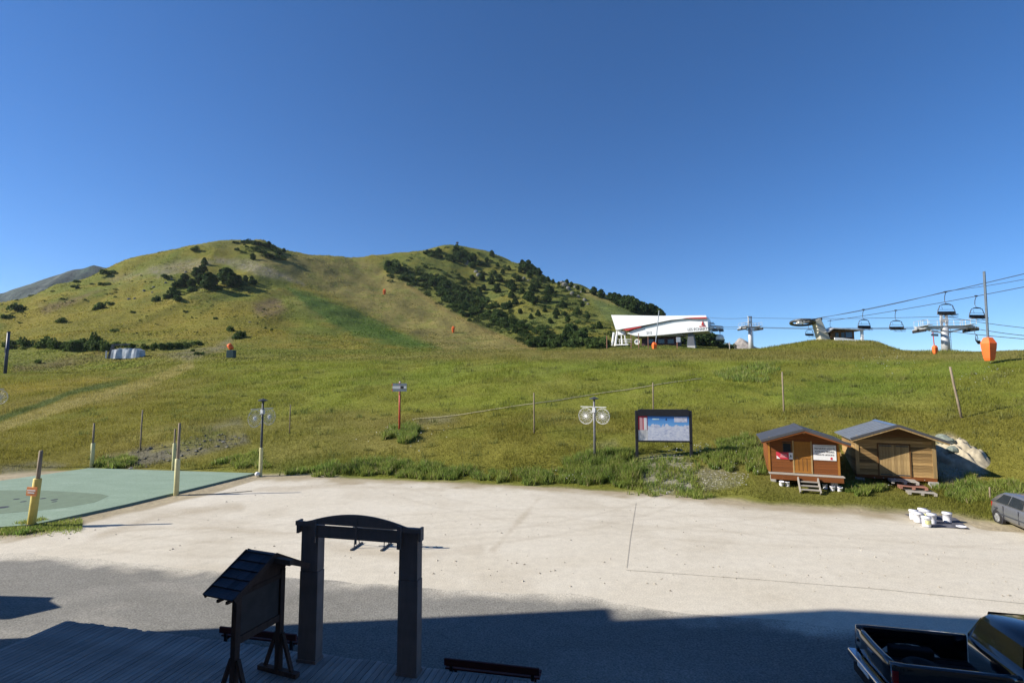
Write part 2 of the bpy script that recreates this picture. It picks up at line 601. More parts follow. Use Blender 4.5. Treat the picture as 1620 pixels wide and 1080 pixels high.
M['roof_blue'] = simple('roof_blue', (0.18, 0.20, 0.225), 0.5, metal=0.25, var=0.15, nscale=2)
M['tarp'] = simple('tarp', (0.10, 0.10, 0.12), 0.8, var=0.3, bmp=0.4)
M['tarp_light'] = simple('tarp_light', (0.42, 0.46, 0.50), 0.6, var=0.4, nscale=1.2, bmp=0.4)
M['plastic_white'] = simple('plastic_white', (0.78, 0.78, 0.82), 0.4, var=0.06)
M['rope'] = simple('rope', (0.55, 0.48, 0.26), 0.9, var=0.3)
M['cable'] = simple('cable', (0.035, 0.037, 0.042), 0.6, var=0.2, bmp=0)
M['thin_line'] = simple('thin_line', (0.24, 0.23, 0.19), 0.9, var=0.4, bmp=0)
M['glass'] = glass_mat('glass')
M['glass_blue'] = glass_mat('glass_blue', (0.05, 0.09, 0.14))
M['maroon'] = simple('maroon', (0.06, 0.022, 0.026), 0.7, var=0.3)
M['truck_paint'] = simple('truck_paint', (0.006, 0.007, 0.012), 0.18, var=0.2, bmp=0, spec=0.6, coat=1.0)
M['truck_liner'] = simple('truck_liner', (0.012, 0.012, 0.014), 0.8, var=0.4)
M['chrome'] = simple('chrome', (0.55, 0.56, 0.58), 0.15, metal=1.0, var=0.1, bmp=0)
M['tail_red'] = simple('tail_red', (0.30, 0.01, 0.008), 0.15, var=0.3, bmp=0, spec=0.6)
M['car_paint'] = simple('car_paint', (0.21, 0.22, 0.24), 0.32, metal=0.5, var=0.08, bmp=0, spec=0.5, coat=0.7)
M['plaster'] = simple('plaster', (0.46, 0.39, 0.31), 0.9, var=0.2, nscale=1)
M['chalet_wood'] = wood('chalet_wood', (0.10, 0.055, 0.03), (0.17, 0.095, 0.05), (0.21, 0.13, 0.07))
M['sign_white'] = simple('sign_white', (0.74, 0.74, 0.74), 0.5, var=0.05, bmp=0)
M['sign_red'] = simple('sign_red', (0.55, 0.035, 0.06), 0.5, var=0.08, bmp=0)
M['sign_grey'] = simple('sign_grey', (0.24, 0.28, 0.32), 0.5, var=0.15, bmp=0)
M['ink'] = simple('ink', (0.03, 0.03, 0.04), 0.6, var=0.1, bmp=0)
M['pink_print'] = simple('pink_print', (0.62, 0.36, 0.38), 0.5, var=0.2, nscale=20, bmp=0)


def gravel_material(name, stops, big, tint):
    m, nt, b = new_mat(name)
    at_ = nt.nodes.new('ShaderNodeAttribute'); at_.attribute_name = 'cover'
    v = coords(nt)
    fine = nz(nt, 22, 3, 0.7, v)
    mid = nz(nt, 3.0, 5, 0.65, v)
    wide = nz(nt, 0.22, 5, 0.6, coords(nt, (1, 2.2, 1)))
    sp = nt.nodes.new('ShaderNodeTexVoronoi'); sp.inputs['Scale'].default_value = 14
    nt.links.new(v, sp.inputs['Vector'])
    base = ramp(nt, fine, [(0.25, (stops,) * 3), (0.75, (2 - stops,) * 3)])
    base = mix(nt, 'MULTIPLY', 1.0, base, ramp(nt, mid, [(0.25, (0.9,) * 3), (0.75, (1.09,) * 3)]))
    base = mix(nt, 'MULTIPLY', 1.0, base, ramp(nt, wide, [(0.25, tint), (0.7, (1.03,) * 3)]))
    base = mix(nt, 'MULTIPLY', 0.5, base, ramp(nt, sp.outputs['Distance'], [(0.05, (0.72,) * 3), (0.2, (1.0,) * 3)]))
    base = mix(nt, 'MULTIPLY', 1.0, base, at_.outputs['Color'])
    nt.links.new(base, b.inputs['Base Color'])
    b.inputs['Roughness'].default_value = 0.95
    b.inputs['Specular IOR Level'].default_value = 0.1
    nt.links.new(bump(nt, fine, 0.6, 0.02), b.inputs['Normal'])
    return m


M['gravel'] = gravel_material('gravel', 0.78, 1, (0.93, 0.91, 0.875))
M['asphalt'] = gravel_material('asphalt', 0.48, 1, (0.84, 0.83, 0.81))

# ------------------------------------------------------------------ paint of the land cover
C_GRASS = np.array((0.150, 0.148, 0.030))
C_GREEN = np.array((0.125, 0.165, 0.028))
C_BRIGHT = np.array((0.165, 0.185, 0.030))
C_DRY = np.array((0.200, 0.155, 0.055))
C_TAN = np.array((0.195, 0.168, 0.060))
C_STRIP = np.array((0.058, 0.104, 0.022))
C_SCREE = np.array((0.235, 0.205, 0.160))
C_STONE = np.array((0.300, 0.285, 0.255))
C_HEATH = np.array((0.115, 0.085, 0.055))
C_OCHRE = np.array((0.190, 0.155, 0.030))
C_HILLG = np.array((0.135, 0.145, 0.032))
C_SHRUB = np.array((0.058, 0.080, 0.024))
C_DIRT = np.array((0.330, 0.280, 0.190))


def poly_sd(px, py, poly):
    """distance to a polygon in pixels, negative inside"""
    px, py = np.asarray(px, float), np.asarray(py, float)
    d = np.full(px.shape, 1e9)
    inside = np.zeros(px.shape, bool)
    n = len(poly)
    for i in range(n):
        (x1, y1), (x2, y2) = poly[i], poly[(i + 1) % n]
        ex, ey = x2 - x1, y2 - y1
        t = np.clip(((px - x1) * ex + (py - y1) * ey) / (ex * ex + ey * ey + 1e-9), 0, 1)
        d = np.minimum(d, np.hypot(px - x1 - t * ex, py - y1 - t * ey))
        c = ((y1 > py) != (y2 > py)) & (px < (x2 - x1) * (py - y1) / (y2 - y1 + 1e-12) + x1)
        inside ^= c
    return np.where(inside, -d, d)


def line_d(px, py, pts):
    d = np.full(np.shape(px), 1e9)
    for (x1, y1), (x2, y2) in zip(pts[:-1], pts[1:]):
        ex, ey = x2 - x1, y2 - y1
        t = np.clip(((px - x1) * ex + (py - y1) * ey) / (ex * ex + ey * ey + 1e-9), 0, 1)
        d = np.minimum(d, np.hypot(px - x1 - t * ex, py - y1 - t * ey))
    return d


def sm(x, a, b):
    t = np.clip((x - a) / (b - a), 0, 1)
    return t * t * (3 - 2 * t)


def land_cover(x, y, z):
    px, py = proj(x, y, z)
    n1 = fbm(x / 14, y / 14, 4, 31); n2 = fbm(x / 5, y / 5, 4, 41); n3 = fbm(x / 45, y / 45, 4, 51); n4 = fbm(x / 1.6, y / 1.6, 3, 61)
    c = np.repeat(C_GRASS[None, :], len(px), 0)

    def blend(w, colr):
        nonlocal c
        w = np.clip(w, 0, 1)[:, None]
        c = c * (1 - w) + colr * w

    wob = (n2 - 0.5) * 14 + (n4 - 0.5) * 6
    blend(sm(n1, 0.45, 0.7) * 0.5, C_TAN)
    blend(sm(n2, 0.55, 0.75) * 0.45, C_GREEN)
    far = sm(y, 96, 125)
    # brighter belt of grass across the top of the near slope
    band = sm(py, 560, 578) * (1 - sm(py + (n1 - .5) * 40, 630, 668)) * sm(px, 200, 520)
    blend(band * (0.45 + 0.5 * sm(n2, 0.35, 0.6)), C_BRIGHT)
    blend(band * sm(n1, 0.55, 0.7) * 0.5, C_GREEN)
    blend(sm(px, 1100, 1300) * sm(py, 560, 575) * (1 - sm(py, 640, 680)) * sm(n2, 0.42, 0.6) * 0.6, C_GREEN * 0.9)
    # dry rim along the crest
    blend((1 - far) * (1 - sm(np.abs(py - 562 - (n2 - .5) * 10), 3, 12)) * 0.55, C_TAN)
    # bottom of the bank, lusher
    tt = toe(np.clip(x / np.maximum(y, 1), GT[0], GT[-1]))
    blend((1 - sm(y - tt + (n2 - .5) * 3, 0.8, 4.5)) * 0.6 * sm(px, 380, 470), C_GREEN * 0.8)
    # left field, dull
    blend((1 - sm(px, 150, 420)) * sm(py, 585, 610) * 0.4, C_OCHRE * 0.85)
    # hills
    blend(far * 0.75, C_HILLG)
    blend(far * sm(n1, 0.42, 0.62) * 0.6, C_OCHRE)
    blend(far * sm(n3, 0.5, 0.65) * 0.35, C_TAN)
    blend(far * (1 - sm(px, 300, 420)) * sm(n2, 0.5, 0.68) * 0.4, C_GREEN * 0.75)
    w = far * (1 - sm(poly_sd(px, py, [(0, 470), (120, 470), (330, 480), (430, 470), (450, 540), (250, 540), (0, 545)]) + wob * 2, -8, 10))
    blend(w * 0.55, C_OCHRE)
    # right hill, green with dark growth
    w = far * (1 - sm(poly_sd(px, py, [(585, 412), (640, 400), (720, 385), (850, 420), (1060, 490), (1160, 556), (860, 556), (790, 535), (740, 508), (640, 445)]) + wob, -6, 6))
    blend(w * 0.7, np.array((0.112, 0.125, 0.028)))
    blend(w * sm(n2, 0.48, 0.62) * 0.65, C_SHRUB)
    blend(w * sm(n1, 0.5, 0.7) * 0.35, C_OCHRE)
    w = far * (1 - sm(poly_sd(px, py, [(925, 465), (955, 468), (1050, 500), (960, 505), (940, 480)]) + wob * .5, -6, 6))
    blend(w * 0.6, np.array((0.115, 0.15, 0.055)))
    w = far * (1 - sm(line_d(px, py, [(930, 463), (985, 480), (1050, 505)]) + wob * .3, 3, 8))
    blend(w * 0.8, C_TAN)
    # bare ski slope
    w = far * (1 - sm(poly_sd(px, py, [(405, 405), (470, 402), (575, 411), (640, 447), (740, 510), (850, 556), (700, 556), (640, 525), (560, 482), (470, 440), (410, 425)]) + wob * .6, -10, 10))
    blend(w * 0.9, C_TAN * (0.92))
    blend(w * sm(n2, 0.5, 0.7) * 0.3, C_GREEN)
    blend(w * sm(n4, 0.5, 0.75) * 0.25, C_DRY)
    w = far * (1 - sm(line_d(px, py, [(640, 449), (700, 488), (740, 511), (790, 532), (845, 552)]) + (n4 - .5) * 2, 2, 5))
    blend(w * 0.7, C_DRY)
    w = far * (1 - sm(poly_sd(px, py, [(440, 450), (475, 458), (560, 488), (620, 520), (700, 552), (650, 552), (560, 532), (510, 505), (480, 482), (458, 462)]) + wob * .8, -6, 5))
    blend(w * (0.7 + 0.3 * n2), C_STRIP)
    w = far * (1 - sm(poly_sd(px, py, [(450, 470), (500, 500), (540, 535), (480, 520), (445, 500)]) + wob, -10, 8))
    blend(w * 0.55, C_GREEN * 0.75)
    # scree and bare ground on the left summit
    for pl, cc, k in (([(235, 425), (300, 410), (345, 415), (300, 428), (250, 440)], C_SCREE, .55), ([(340, 408), (400, 412), (450, 432), (480, 450), (430, 440), (360, 420)], C_SCREE, .7),
                      ([(60, 482), (105, 473), (160, 458), (110, 485), (70, 498)], C_HEATH, .7), ([(400, 480), (440, 470), (455, 490), (430, 500), (405, 498)], C_HEATH, .8),
                      ([(160, 440), (240, 425), (250, 432), (180, 448)], C_SCREE * .8, .45), ([(250, 562), (340, 548), (372, 530), (360, 552), (300, 570)], C_SCREE * .8, .6),
                      ([(20, 575), (160, 560), (170, 566), (90, 585), (20, 592)], C_HEATH, .6), ([(0, 605), (140, 598), (180, 604), (60, 622), (0, 624)], C_OCHRE * 1.2, .6)):
        blend((1 - sm(poly_sd(px, py, pl) + wob * .6, -5, 5)) * k * (0.5 + 0.5 * sm(n4, .35, .6)), cc)
    # mown path and the ditch beside it on the left
    w = 1 - sm(line_d(px, py, [(-200, 745), (0, 677), (60, 655), (150, 628), (235, 605), (300, 578)]) + (n4 - .5) * 3, 4, 10)
    blend(w * 0.85, C_TAN * 1.25)
    w = 1 - sm(line_d(px, py, [(-200, 718), (0, 662), (60, 642), (110, 622), (200, 603)]) + (n4 - .5) * 4, 2, 6)
    blend(w * 0.9 * sm(300 - px, 0, 160), C_SHRUB * 1.2)
    # mown edge above the notice board, with the shade under the tall grass painted in as a dark line
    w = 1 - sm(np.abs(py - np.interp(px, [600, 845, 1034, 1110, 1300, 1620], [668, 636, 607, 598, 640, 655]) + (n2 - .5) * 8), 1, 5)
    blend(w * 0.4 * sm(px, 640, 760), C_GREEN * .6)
    blend((sm(py, 640, 655)) * (1 - far) * 0.3 * sm(px, 500, 700), C_OCHRE * 0.85)
    # stony patches of the bank
    for pl, cc, k in (([(165, 722), (240, 706), (330, 690), (385, 685), (395, 700), (300, 722), (210, 742), (160, 738)], C_STONE * .42, .75), ([(305, 680), (380, 660), (390, 676), (330, 690)], C_STONE * .5, .4),
                      ([(1008, 722), (1060, 716), (1095, 726), (1100, 775), (1040, 782), (1005, 760)], C_STONE * .9, .65), ([(1095, 742), (1130, 735), (1180, 750), (1170, 770), (1110, 780)], C_STONE * .8, .35),
                      ([(1468, 690), (1505, 688), (1540, 712), (1560, 748), (1500, 770), (1475, 740)], C_DIRT * 1.1, .9), ([(940, 700), (975, 692), (985, 706), (950, 712)], C_STONE * .8, .5),
                      ([(0, 738), (60, 730), (110, 736), (0, 760)], C_STONE * .6, .5), ([(655, 662), (720, 655), (725, 664), (660, 672)], C_STONE * .7, .3)):
        blend((1 - sm(poly_sd(px, py, pl) + wob * .9, -6, 6)) * k * (0.35 + 0.65 * sm(n4, .3, .6)), cc)
    # trodden edge beside the gravel
    e = y - tt + (n2 - .5) * 1.6 + (n4 - .5) * 0.8
    blend(1 - sm(e, -0.25, 0.75), C_DIRT)
    return c


# ------------------------------------------------------------------ ground
ty = np.concatenate([np.linspace(13, 46, 190), np.geomspace(46.3, 700, 260)])
txs = np.concatenate([np.linspace(-1.45, -1.06, 40)[:-1], np.linspace(-1.06, 1.06, 640), np.linspace(1.06, 1.6, 50)[1:]])
TT, YY = np.meshgrid(txs, ty)
XX = TT * YY
ZZ = zt(XX, YY)
V = np.stack([XX.ravel(), YY.ravel(), ZZ.ravel()], 1)
nr, nc = TT.shape
ii = (np.arange(nr - 1)[:, None] * nc + np.arange(nc - 1)[None, :]).ravel()
Q = np.stack([ii, ii + 1, ii + 1 + nc, ii + nc], 1)
o = link_mesh('hillside', np_mesh('hillside', V, Q, M['terrain'], land_cover(V[:, 0], V[:, 1], V[:, 2])), kind='structure')

gx = np.linspace(-260, 260, 60); gy = np.linspace(-120, 46, 30)
AX, AY = np.meshgrid(gx, gy)
V2 = np.stack([AX.ravel(), AY.ravel(), np.full(AX.size, -0.03)], 1)
i2 = (np.arange(29)[:, None] * 60 + np.arange(59)[None, :]).ravel()
link_mesh('ground', np_mesh('ground', V2, np.stack([i2, i2 + 1, i2 + 61, i2 + 60], 1), M['terrain'], np.repeat(C_DIRT[None], len(V2), 0)), kind='structure')

YAW = R(-11.0)                    # the deck, the portal and the road are turned by this much
ex = Vector((math.cos(YAW), math.sin(YAW), 0)); ey = Vector((-math.sin(YAW), math.cos(YAW), 0))


def sheet_grid(name, xs, y0f, y1f, rows, z, mat, colf):
    X = np.repeat(xs[None, :], rows, 0)
    s = np.linspace(0, 1, rows)[:, None]
    Y = y0f(xs)[None, :] * (1 - s) + y1f(xs)[None, :] * s
    X = np.repeat(xs[None, :], rows, 0)
    V = np.stack([X.ravel(), Y.ravel(), np.full(X.size, z)], 1)
    n = len(xs)
    i = (np.arange(rows - 1)[:, None] * n + np.arange(n - 1)[None, :]).ravel()
    me = np_mesh(name, V, np.stack([i, i + 1, i + 1 + n, i + n], 1), mat, colf(V[:, 0], V[:, 1]))
    return link_mesh(name, me, kind='structure')


def toe_y(x):
    """distance of the foot of the bank for a given x"""
    return np.interp(x, TC * TOE, TOE)


def lot_far(x):
    y = toe_y(x) + 0.1
    # the gravel stops short of the green mat on the left
    mat_edge = np.interp(x, [-40, -22, -19.5, -16.6, -15.2], [15.5, 20.2, 21.4, 29.6, 40])
    y = np.minimum(y, mat_edge)
    return y + (fbm(x / 1.3, x * 0 + 3, 3, 77) - 0.5) * 0.9


def lot_color(x, y):
    base = np.repeat(np.array((0.565, 0.525, 0.44))[None], len(x), 0)
    px, py = proj(x, y, 0 * x)
    n = fbm(x / 1.2, y / 1.2, 4, 5); n2 = fbm(x / 4, y / 4, 4, 6)
    e = lot_far(x) - y
    w = (1 - sm(e + (n - .5) * 2.2, 0.1, 2.0)) * 0.75
    base = base * (1 - w[:, None]) + np.array((0.27, 0.215, 0.12)) * w[:, None]
    # brownish traces and wheel marks
    for ln, wd, k in (([(855, 785), (830, 815), (780, 870)], 6, .3), ([(380, 800), (240, 820), (150, 850)], 9, .35), ([(190, 838), (330, 835), (560, 850)], 5, .28), ([(760, 868), (640, 880), (500, 860)], 10, .25), ([(400, 776), (520, 768), (700, 775)], 5, .25)):
        q = (1 - sm(line_d(px, py, ln) + (n - .5) * 12, 0, wd)) * k
        base = base * (1 - q[:, None]) + np.array((0.27, 0.21, 0.13)) * q[:, None]
    # faint tyre tracks
    for cx_, cy_, rr_, kk_ in ((-9, 42, 22, .16), (14, 48, 27, .14), (6, -20, 44, .14), (-4, 60, 38, .12), (22, 40, 21, .13)):
        d_ = np.hypot(x - cx_, y - cy_) - rr_
        q = np.maximum(1 - sm(np.abs(d_), .05, .22), 1 - sm(np.abs(d_ - 1.5), .05, .22)) * kk_ * (.4 + n)
        base = base * (1 - q[:, None]) + np.array((0.30, 0.25, 0.18)) * q[:, None]
    q = sm(n2, .55, .72) * .22
    base = base * (1 - q[:, None]) + np.array((0.34, 0.29, 0.21)) * q[:, None]
    return base


lx = np.linspace(-48, 46, 640)
sheet_grid('gravel_lot', lx, lambda x: np.full(len(x), -14.0), lot_far, 260, 0.004, M['gravel'], lot_color)


def road_far(x):
    a = np.interp(x, [-30, -17.5, -6.6, -1.5, 1.7, 4.6, 8, 14, 46], [19.6, 18.9, 16.4, 15.7, 15.3, 14.3, 13.4, 11.6, 5.0])
    return a + (fbm(x / 2.2, x * 0 + 8, 4, 12) - 0.5) * 0.7


def road_color(x, y):
    base = np.repeat(np.array((0.215, 0.21, 0.19))[None], len(x), 0)
    n = fbm(x / .9, y / .5, 4, 15); n2 = fbm(x / 3.5, y / 1.6, 4, 16)
    e = road_far(x) - y
    w = (1 - sm(e + (n - .5) * 1.4 + (n2 - .5) * 1.6, -0.1, 0.9)) * 0.95
    base = base * (1 - w[:, None]) + np.array((0.555, 0.515, 0.43)) * w[:, None]
    w = sm(n2, .56, .75) * .35
    base = base * (1 - w[:, None]) + np.array((0.36, 0.34, 0.30)) * w[:, None]
    return base


sheet_grid('asphalt_road', lx, lambda x: np.full(len(x), -13.0), road_far, 130, 0.009, M['asphalt'], road_color)

# far mountains
def range_of(name, D, prof, depth, colr, seed):
    pxs = np.linspace(prof[0][0], prof[-1][0], 160)
    sk = np.interp(pxs, [p[0] for p in prof], [p[1] for p in prof])
    rows = 40
    V, Cc = [], []
    for r in range(rows):
        s = r / (rows - 1)
        if s < .7:
            f = s / .7; Y = D - depth * (1 - f); top = f ** 0.9
        else:
            f = (s - .7) / .3; Y = D + depth * f; top = 1 - f * .8
        for k, px in enumerate(pxs):
            w = P(px, sk[k], D)
            x, zz = w.x, -60 + (w.z + 60) * top
            nn = float(fbm(np.array([x / (D * .03)]), np.array([Y / (D * .03)]), 5, seed)[0]) - .5
            rid = abs(float(vnoise(np.array([x / (D * .022)]), np.array([Y / (D * .12)]), seed + 3)[0]) - .5)
            V.append((x, Y, zz + (nn * .16 - rid * .36) * D * .10 * (0.25 + (1 - abs(top - .6)) * .9) * (0.25 if top > .97 else 1)))
            g = min(1, max(0, (nn + .2) * 2.2))
            Cc.append(tuple(colr[0][i] * (1 - g) + colr[1][i] * g for i in range(3)))
    V = np.array(V); n = len(pxs)
    i = (np.arange(rows - 1)[:, None] * n + np.arange(n - 1)[None, :]).ravel()
    return link_mesh(name, np_mesh(name, V, np.stack([i, i + 1, i + 1 + n, i + n], 1), M['mountain'], np.array(Cc)), kind='structure')


range_of('far_mountain', 1500, [(-420, 500), (-200, 478), (-60, 474), (0, 463), (50, 448), (90, 434), (125, 423), (150, 417), (175, 422), (200, 419), (240, 424), (300, 440), (420, 480)], 420, ((0.028, 0.05, 0.035), (0.07, 0.085, 0.075)), 5)
range_of('distant_peaks', 2200, [(1040, 580), (1110, 560), (1138, 547), (1150, 540), (1158, 543), (1168, 533), (1178, 536), (1195, 546), (1215, 553), (1240, 549), (1262, 552), (1320, 575), (1500, 590)], 500, ((0.16, 0.14, 0.13), (0.27, 0.24, 0.21)), 25)

#=====PART2=====
# ------------------------------------------------------------------ the big house that throws the shadow (left of and behind the deck)
def house():
    h = thing('resort_building', (-27, 0, 0), 0, 'tall timber and plaster building whose shadow falls across the asphalt', 'building')
    L = lambda x, y, z: (x + 27, y, z)
    a = MB()
    pg = lambda yc: [(L(x, y, 0)[0], y) for x, y in ((-20, yc), (-34, yc - 8), (-34, -17), (-20, -17))]
    a.prism(pg(12.0), 0, 13.75)
    a.build('lower_wall', M['plaster'], h)
    b = MB()
    b.prism(pg(11.3), 13.76, 17.42)
    b.build('upper_wall', M['chalet_wood'], h)
    c = MB()
    yz = [(11.3, 17.45), (10.25, 20.0), (6, 24.5), (-4, 26), (-16.05, 17.45)]
    n = len(yz)
    vs = [L(-34, y - 8, z) for y, z in yz] + [L(-20.0, y, z) for y, z in yz]
    c.add(vs, [tuple(range(n)), tuple(range(n, 2 * n))[::-1]] + [((i + 1) % n, i, n + i, n + (i + 1) % n) for i in range(n)])
    c.build('roof', M['roof_dark'], h)
    d = MB()
    d.box(L(3.0, -9, 7.0), (45.8, 15.4, 14))
    d.build('rear_wall', M['plaster'], h)
    e = MB()
    e.prism([(-1, -17.5), (47.5, -17.5), (47.5, -0.3), (-1, -0.3)], 14.02, 14.5)
    e.build('rear_roof', M['roof_dark'], h)
    for k in range(9):
        for fl in (1.6, 8.2, 11.4):
            x = -16 + k * 4.6
            f = MB(); f.box(L(x, -1.27, fl + .7), (1.5, 0.1, 1.5)); fo = f.build('window', M['chalet_wood'], h)
            g = MB(); g.box(L(x, -1.23, fl + .7), (1.26, 0.1, 1.26)); g.build('pane', M['glass'], fo)
    for k in range(4):
        for fl in (5, 8.5, 11.5):
            y = -12 + k * 5.5
            f = MB(); f.box(L(-19.97, y, fl), (0.1, 1.5, 1.5)); fo = f.build('window', M['chalet_wood'], h)
            g = MB(); g.box(L(-19.93, y, fl), (0.1, 1.26, 1.26)); g.build('pane', M['glass'], fo)


house()
s = thing('shadow_board', (-20.9, 12.1, 3.95), 0, 'unseen board added to cast the shadow on the asphalt at the far left', 'sign')  # unseen board, added and shaped to cast the shadow patch at the far left
b = MB(); b.prism([(-2.2, 1.2), (1.0, 1.0), (1.75, 1.7), (1.05, 2.1), (.95, 2.35), (-2.2, 2.55)], 0, .1); b.build('board', M['dark_wood'], s)
b = MB(); b.beam((-.5, 0, .14), (-.5, 2.3, .14), .08, .08); b.beam((.5, 0, .14), (.5, 2.1, .14), .08, .08); b.build('bracket', M['dark_steel'], s)

# ------------------------------------------------------------------ green mat on the left
mp = [P(-160, 790, 1), ]
def on_z(px, py, z):
    a, b_ = (px - 810) / FOC, (540 - py) / FOC
    dy, dz = CP - SP * b_, SP + CP * b_
    s_ = (z - CAM_H) / dz
    return Vector((a * s_, dy * s_, z))


mat_poly = [on_z(403, 748, .12), on_z(140, 740, .12), on_z(0, 760, .12), on_z(-150, 790, .12), on_z(-150, 862, .12), on_z(0, 833, .12), on_z(52, 829, .12), on_z(200, 797, .12), on_z(330, 766, .12)]
mt = thing('sports_mat', (0, 0, 0), 0, 'pale green synthetic mat with a darker oval patch, edge raised above the gravel', 'mat')
b = MB(); b.prism([(p.x, p.y) for p in mat_poly], -0.05, .12)
mm, nt, pb = new_mat('mat_green')
v = coords(nt)
n1 = nz(nt, .5, 5, .6, coords(nt, (1, 2.5, 1))); n2 = nz(nt, 9, 4, .65, v)
base = mix(nt, 'MULTIPLY', 1.0, ramp(nt, n1, [(.3, (.20, .275, .205)), (.62, (.235, .315, .24)), (.75, (.30, .375, .30))]), ramp(nt, n2, [(.3, (.85,) * 3), (.7, (1.1,) * 3)]))
nt.links.new(base, pb.inputs['Base Color']); pb.inputs['Roughness'].default_value = .9; pb.inputs['Specular IOR Level'].default_value = .15
nt.links.new(bump(nt, n2, .4, .01), pb.inputs['Normal'])
b.build('sheet', mm, mt)
ov = [(-140, 810), (-60, 779), (0, 775), (60, 775), (120, 778), (160, 781), (172, 784), (150, 794), (110, 801), (60, 807), (0, 812), (-70, 820)]
b = MB(); pts = [on_z(p[0], p[1], .124) for p in ov]
b.prism([(p.x, p.y) for p in pts], .121, .126)
b.build('oval_patch', simple('mat_dark_green', (.135, .19, .125), .9, var=.15, nscale=3), mt)
spots = MB()
for px, py, w in ((26, 789, 8), (37, 793, 8), (68, 788, 8), (86, 790, 9), (86, 793, 7), (5, 802, 14), (60, 789, 4)):
    c = on_z(px, py, .127)
    q = w * c.y / FOC / 2
    spots.lathe([(q, 0), (q, .004)], (c.x, c.y, .1265), 10)
tag(spots.build('hole', M['ink'], mt), kind='stuff')

# ------------------------------------------------------------------ wooden deck
DZ = 0.36
_dr, _dl = on_z(840, 1077, DZ), on_z(100, 980, DZ)
DYAW = math.atan2(_dr.y - _dl.y, _dr.x - _dl.x)
DLEN = (_dr - _dl).length
dk = thing('wooden_deck', (_dr.x, _dr.y, 0), DYAW, 'low grey plank deck in the shade in front of the notice board', 'deck')
plank = MB(); plank.box((0, -3.6, DZ - .02), (.128, 7.2, .04)); pm = plank.mesh('plank', M['deck_wood'])
fr = MB(); fr.box((-DLEN / 2 + .45, -.06, .155), (DLEN + .8, .06, .31)); fr.box((-DLEN + .05, -3.6, .155), (.06, 7.0, .31)); fr.box((-DLEN / 2 + .4, -2.4, .2), (DLEN + .6, .08, .2)); fr.box((-DLEN / 2 + .4, -4.8, .2), (DLEN + .6, .08, .2))
fr.build('frame', M['dark_wood'], dk)
for k in range(int((DLEN + .9) / .1415)):
    o = link_mesh('plank', pm, dk)
    o.location = (-.05 - k * .1415 + .9, random.uniform(-.03, .03), random.uniform(-.003, .003))
    o.rotation_euler = (0, random.uniform(-.006, .006), 0)


def deck_pt(px, py, z=DZ):
    return on_z(px, py, z)


# ------------------------------------------------------------------ portal of dark boards
pl = deck_pt(490, 1043); pr = deck_pt(647, 1064)
pyaw = math.atan2(pr.y - pl.y, pr.x - pl.x)
pc = (pl + pr) / 2
W = (pr - pl).length
portal = thing('portal', (pc.x, pc.y, DZ), pyaw, 'dark grey wooden gateway with two boxed pillars and an arched top board', 'gateway')
PH = 2.85
for sx in (-1, 1):
    b = MB()
    for z0, z1, wd in ((0, 1.86, .43), (1.868, PH, .405)):
        b.loft([[(sx * W / 2 + i * wd / 2 * k, j * .125, z) for i, j in ((-1, -1), (1, -1), (1, 1), (-1, 1))] for z, k in ((z0, 1.0), (z1, .985))])
    b.build('pillar', M['portal_grey'], portal, bevel=.006)
    b = MB(); b.box((sx * (W / 2 - .16), -.225, PH - .12), (.085, .05, .46)); b.build('batten', M['portal_grey'], portal, bevel=.005)
    b = MB(); b.box((sx * W / 2, 0, .03), (.46, .29, .06)); b.build('base_board', M['portal_grey'], portal)
b = MB(); xs = W / 2 + .3
b.box((0, -.155, PH - .125), (W - .28, .04, .25)); b.build('lower_beam', M['portal_grey'], portal, bevel=.005)
arc = []
for k in range(25):
    x = -xs + 2 * xs * k / 24
    u = abs(x) / xs
    top = .20 * math.cos(min(1, u / .80) * math.pi / 2) ** .85 if u < .8 else 0.0
    arc.append((x, PH - .03 + .10 + top))
b = MB(); b.prism_xz([(xs, PH - .02), (W / 2 - .1, PH - .02), (W / 2 - .1, PH + .035), (-W / 2 + .1, PH + .035), (-W / 2 + .1, PH - .02), (-xs, PH - .02)] + arc, -.205, -.165)
b.build('arched_board', M['portal_grey'], portal)
b = MB()
for sx in (-1, 1):
    b2 = MB(); b2.box((sx * (W / 2 + .265), -.1, PH - .06), (.05, .16, .26)); b2.build('end_board', M['portal_grey'], portal)
b = MB(); b.box((0, -.215, PH - .06), (.035, .02, .52)); b.build('joint_strip', M['portal_grey'], portal)

# ------------------------------------------------------------------ notice board with a little shingle roof
p1 = P(373, 1000, 9.75); p1.z = DZ; p2 = deck_pt(440, 1064)
ka = math.atan2(p2.y - p1.y, p2.x - p1.x)          # board runs along local x, its face looks to local -y ... towards the portal
kc = (p1 + p2) / 2
KL = (p2 - p1).length
kiosk = thing('notice_board', (kc.x, kc.y, DZ), ka, 'dark wooden notice board on two braced posts under a small shingled roof', 'notice board')
for sx in (-1, 1):
    b = MB(); b.box((sx * KL / 2, 0, 1.06), (.115, .115, 2.02)); po = b.build('post', M['dark_wood'], kiosk, bevel=.006)
    b = MB(); b.box((sx * KL / 2, 0, .05), (.12, 1.0, .09)); b.build('foot_beam', M['dark_wood'], kiosk, bevel=.006)
    for sy in (-1, 1):
        b = MB(); b.beam((sx * KL / 2, sy * .34, .10), (sx * KL / 2, sy * .075, .80), .06, .07, up=(1, 0, 0)); b.build('brace', M['dark_wood'], kiosk)
b = MB(); b.box((0, .01, 1.53), (KL - .12, .04, .74)); b.build('panel', simple('old_board', (.095, .075, .065), .8, var=.3, nscale=2.5), kiosk)
b = MB(); b.box((0, -.005, 1.11), (KL - .118, .075, .13)); b.build('lower_rail', M['dark_wood'], kiosk)
b = MB(); b.box((0, -.005, 1.94), (KL - .118, .075, .09)); b.build('upper_rail', M['dark_wood'], kiosk)
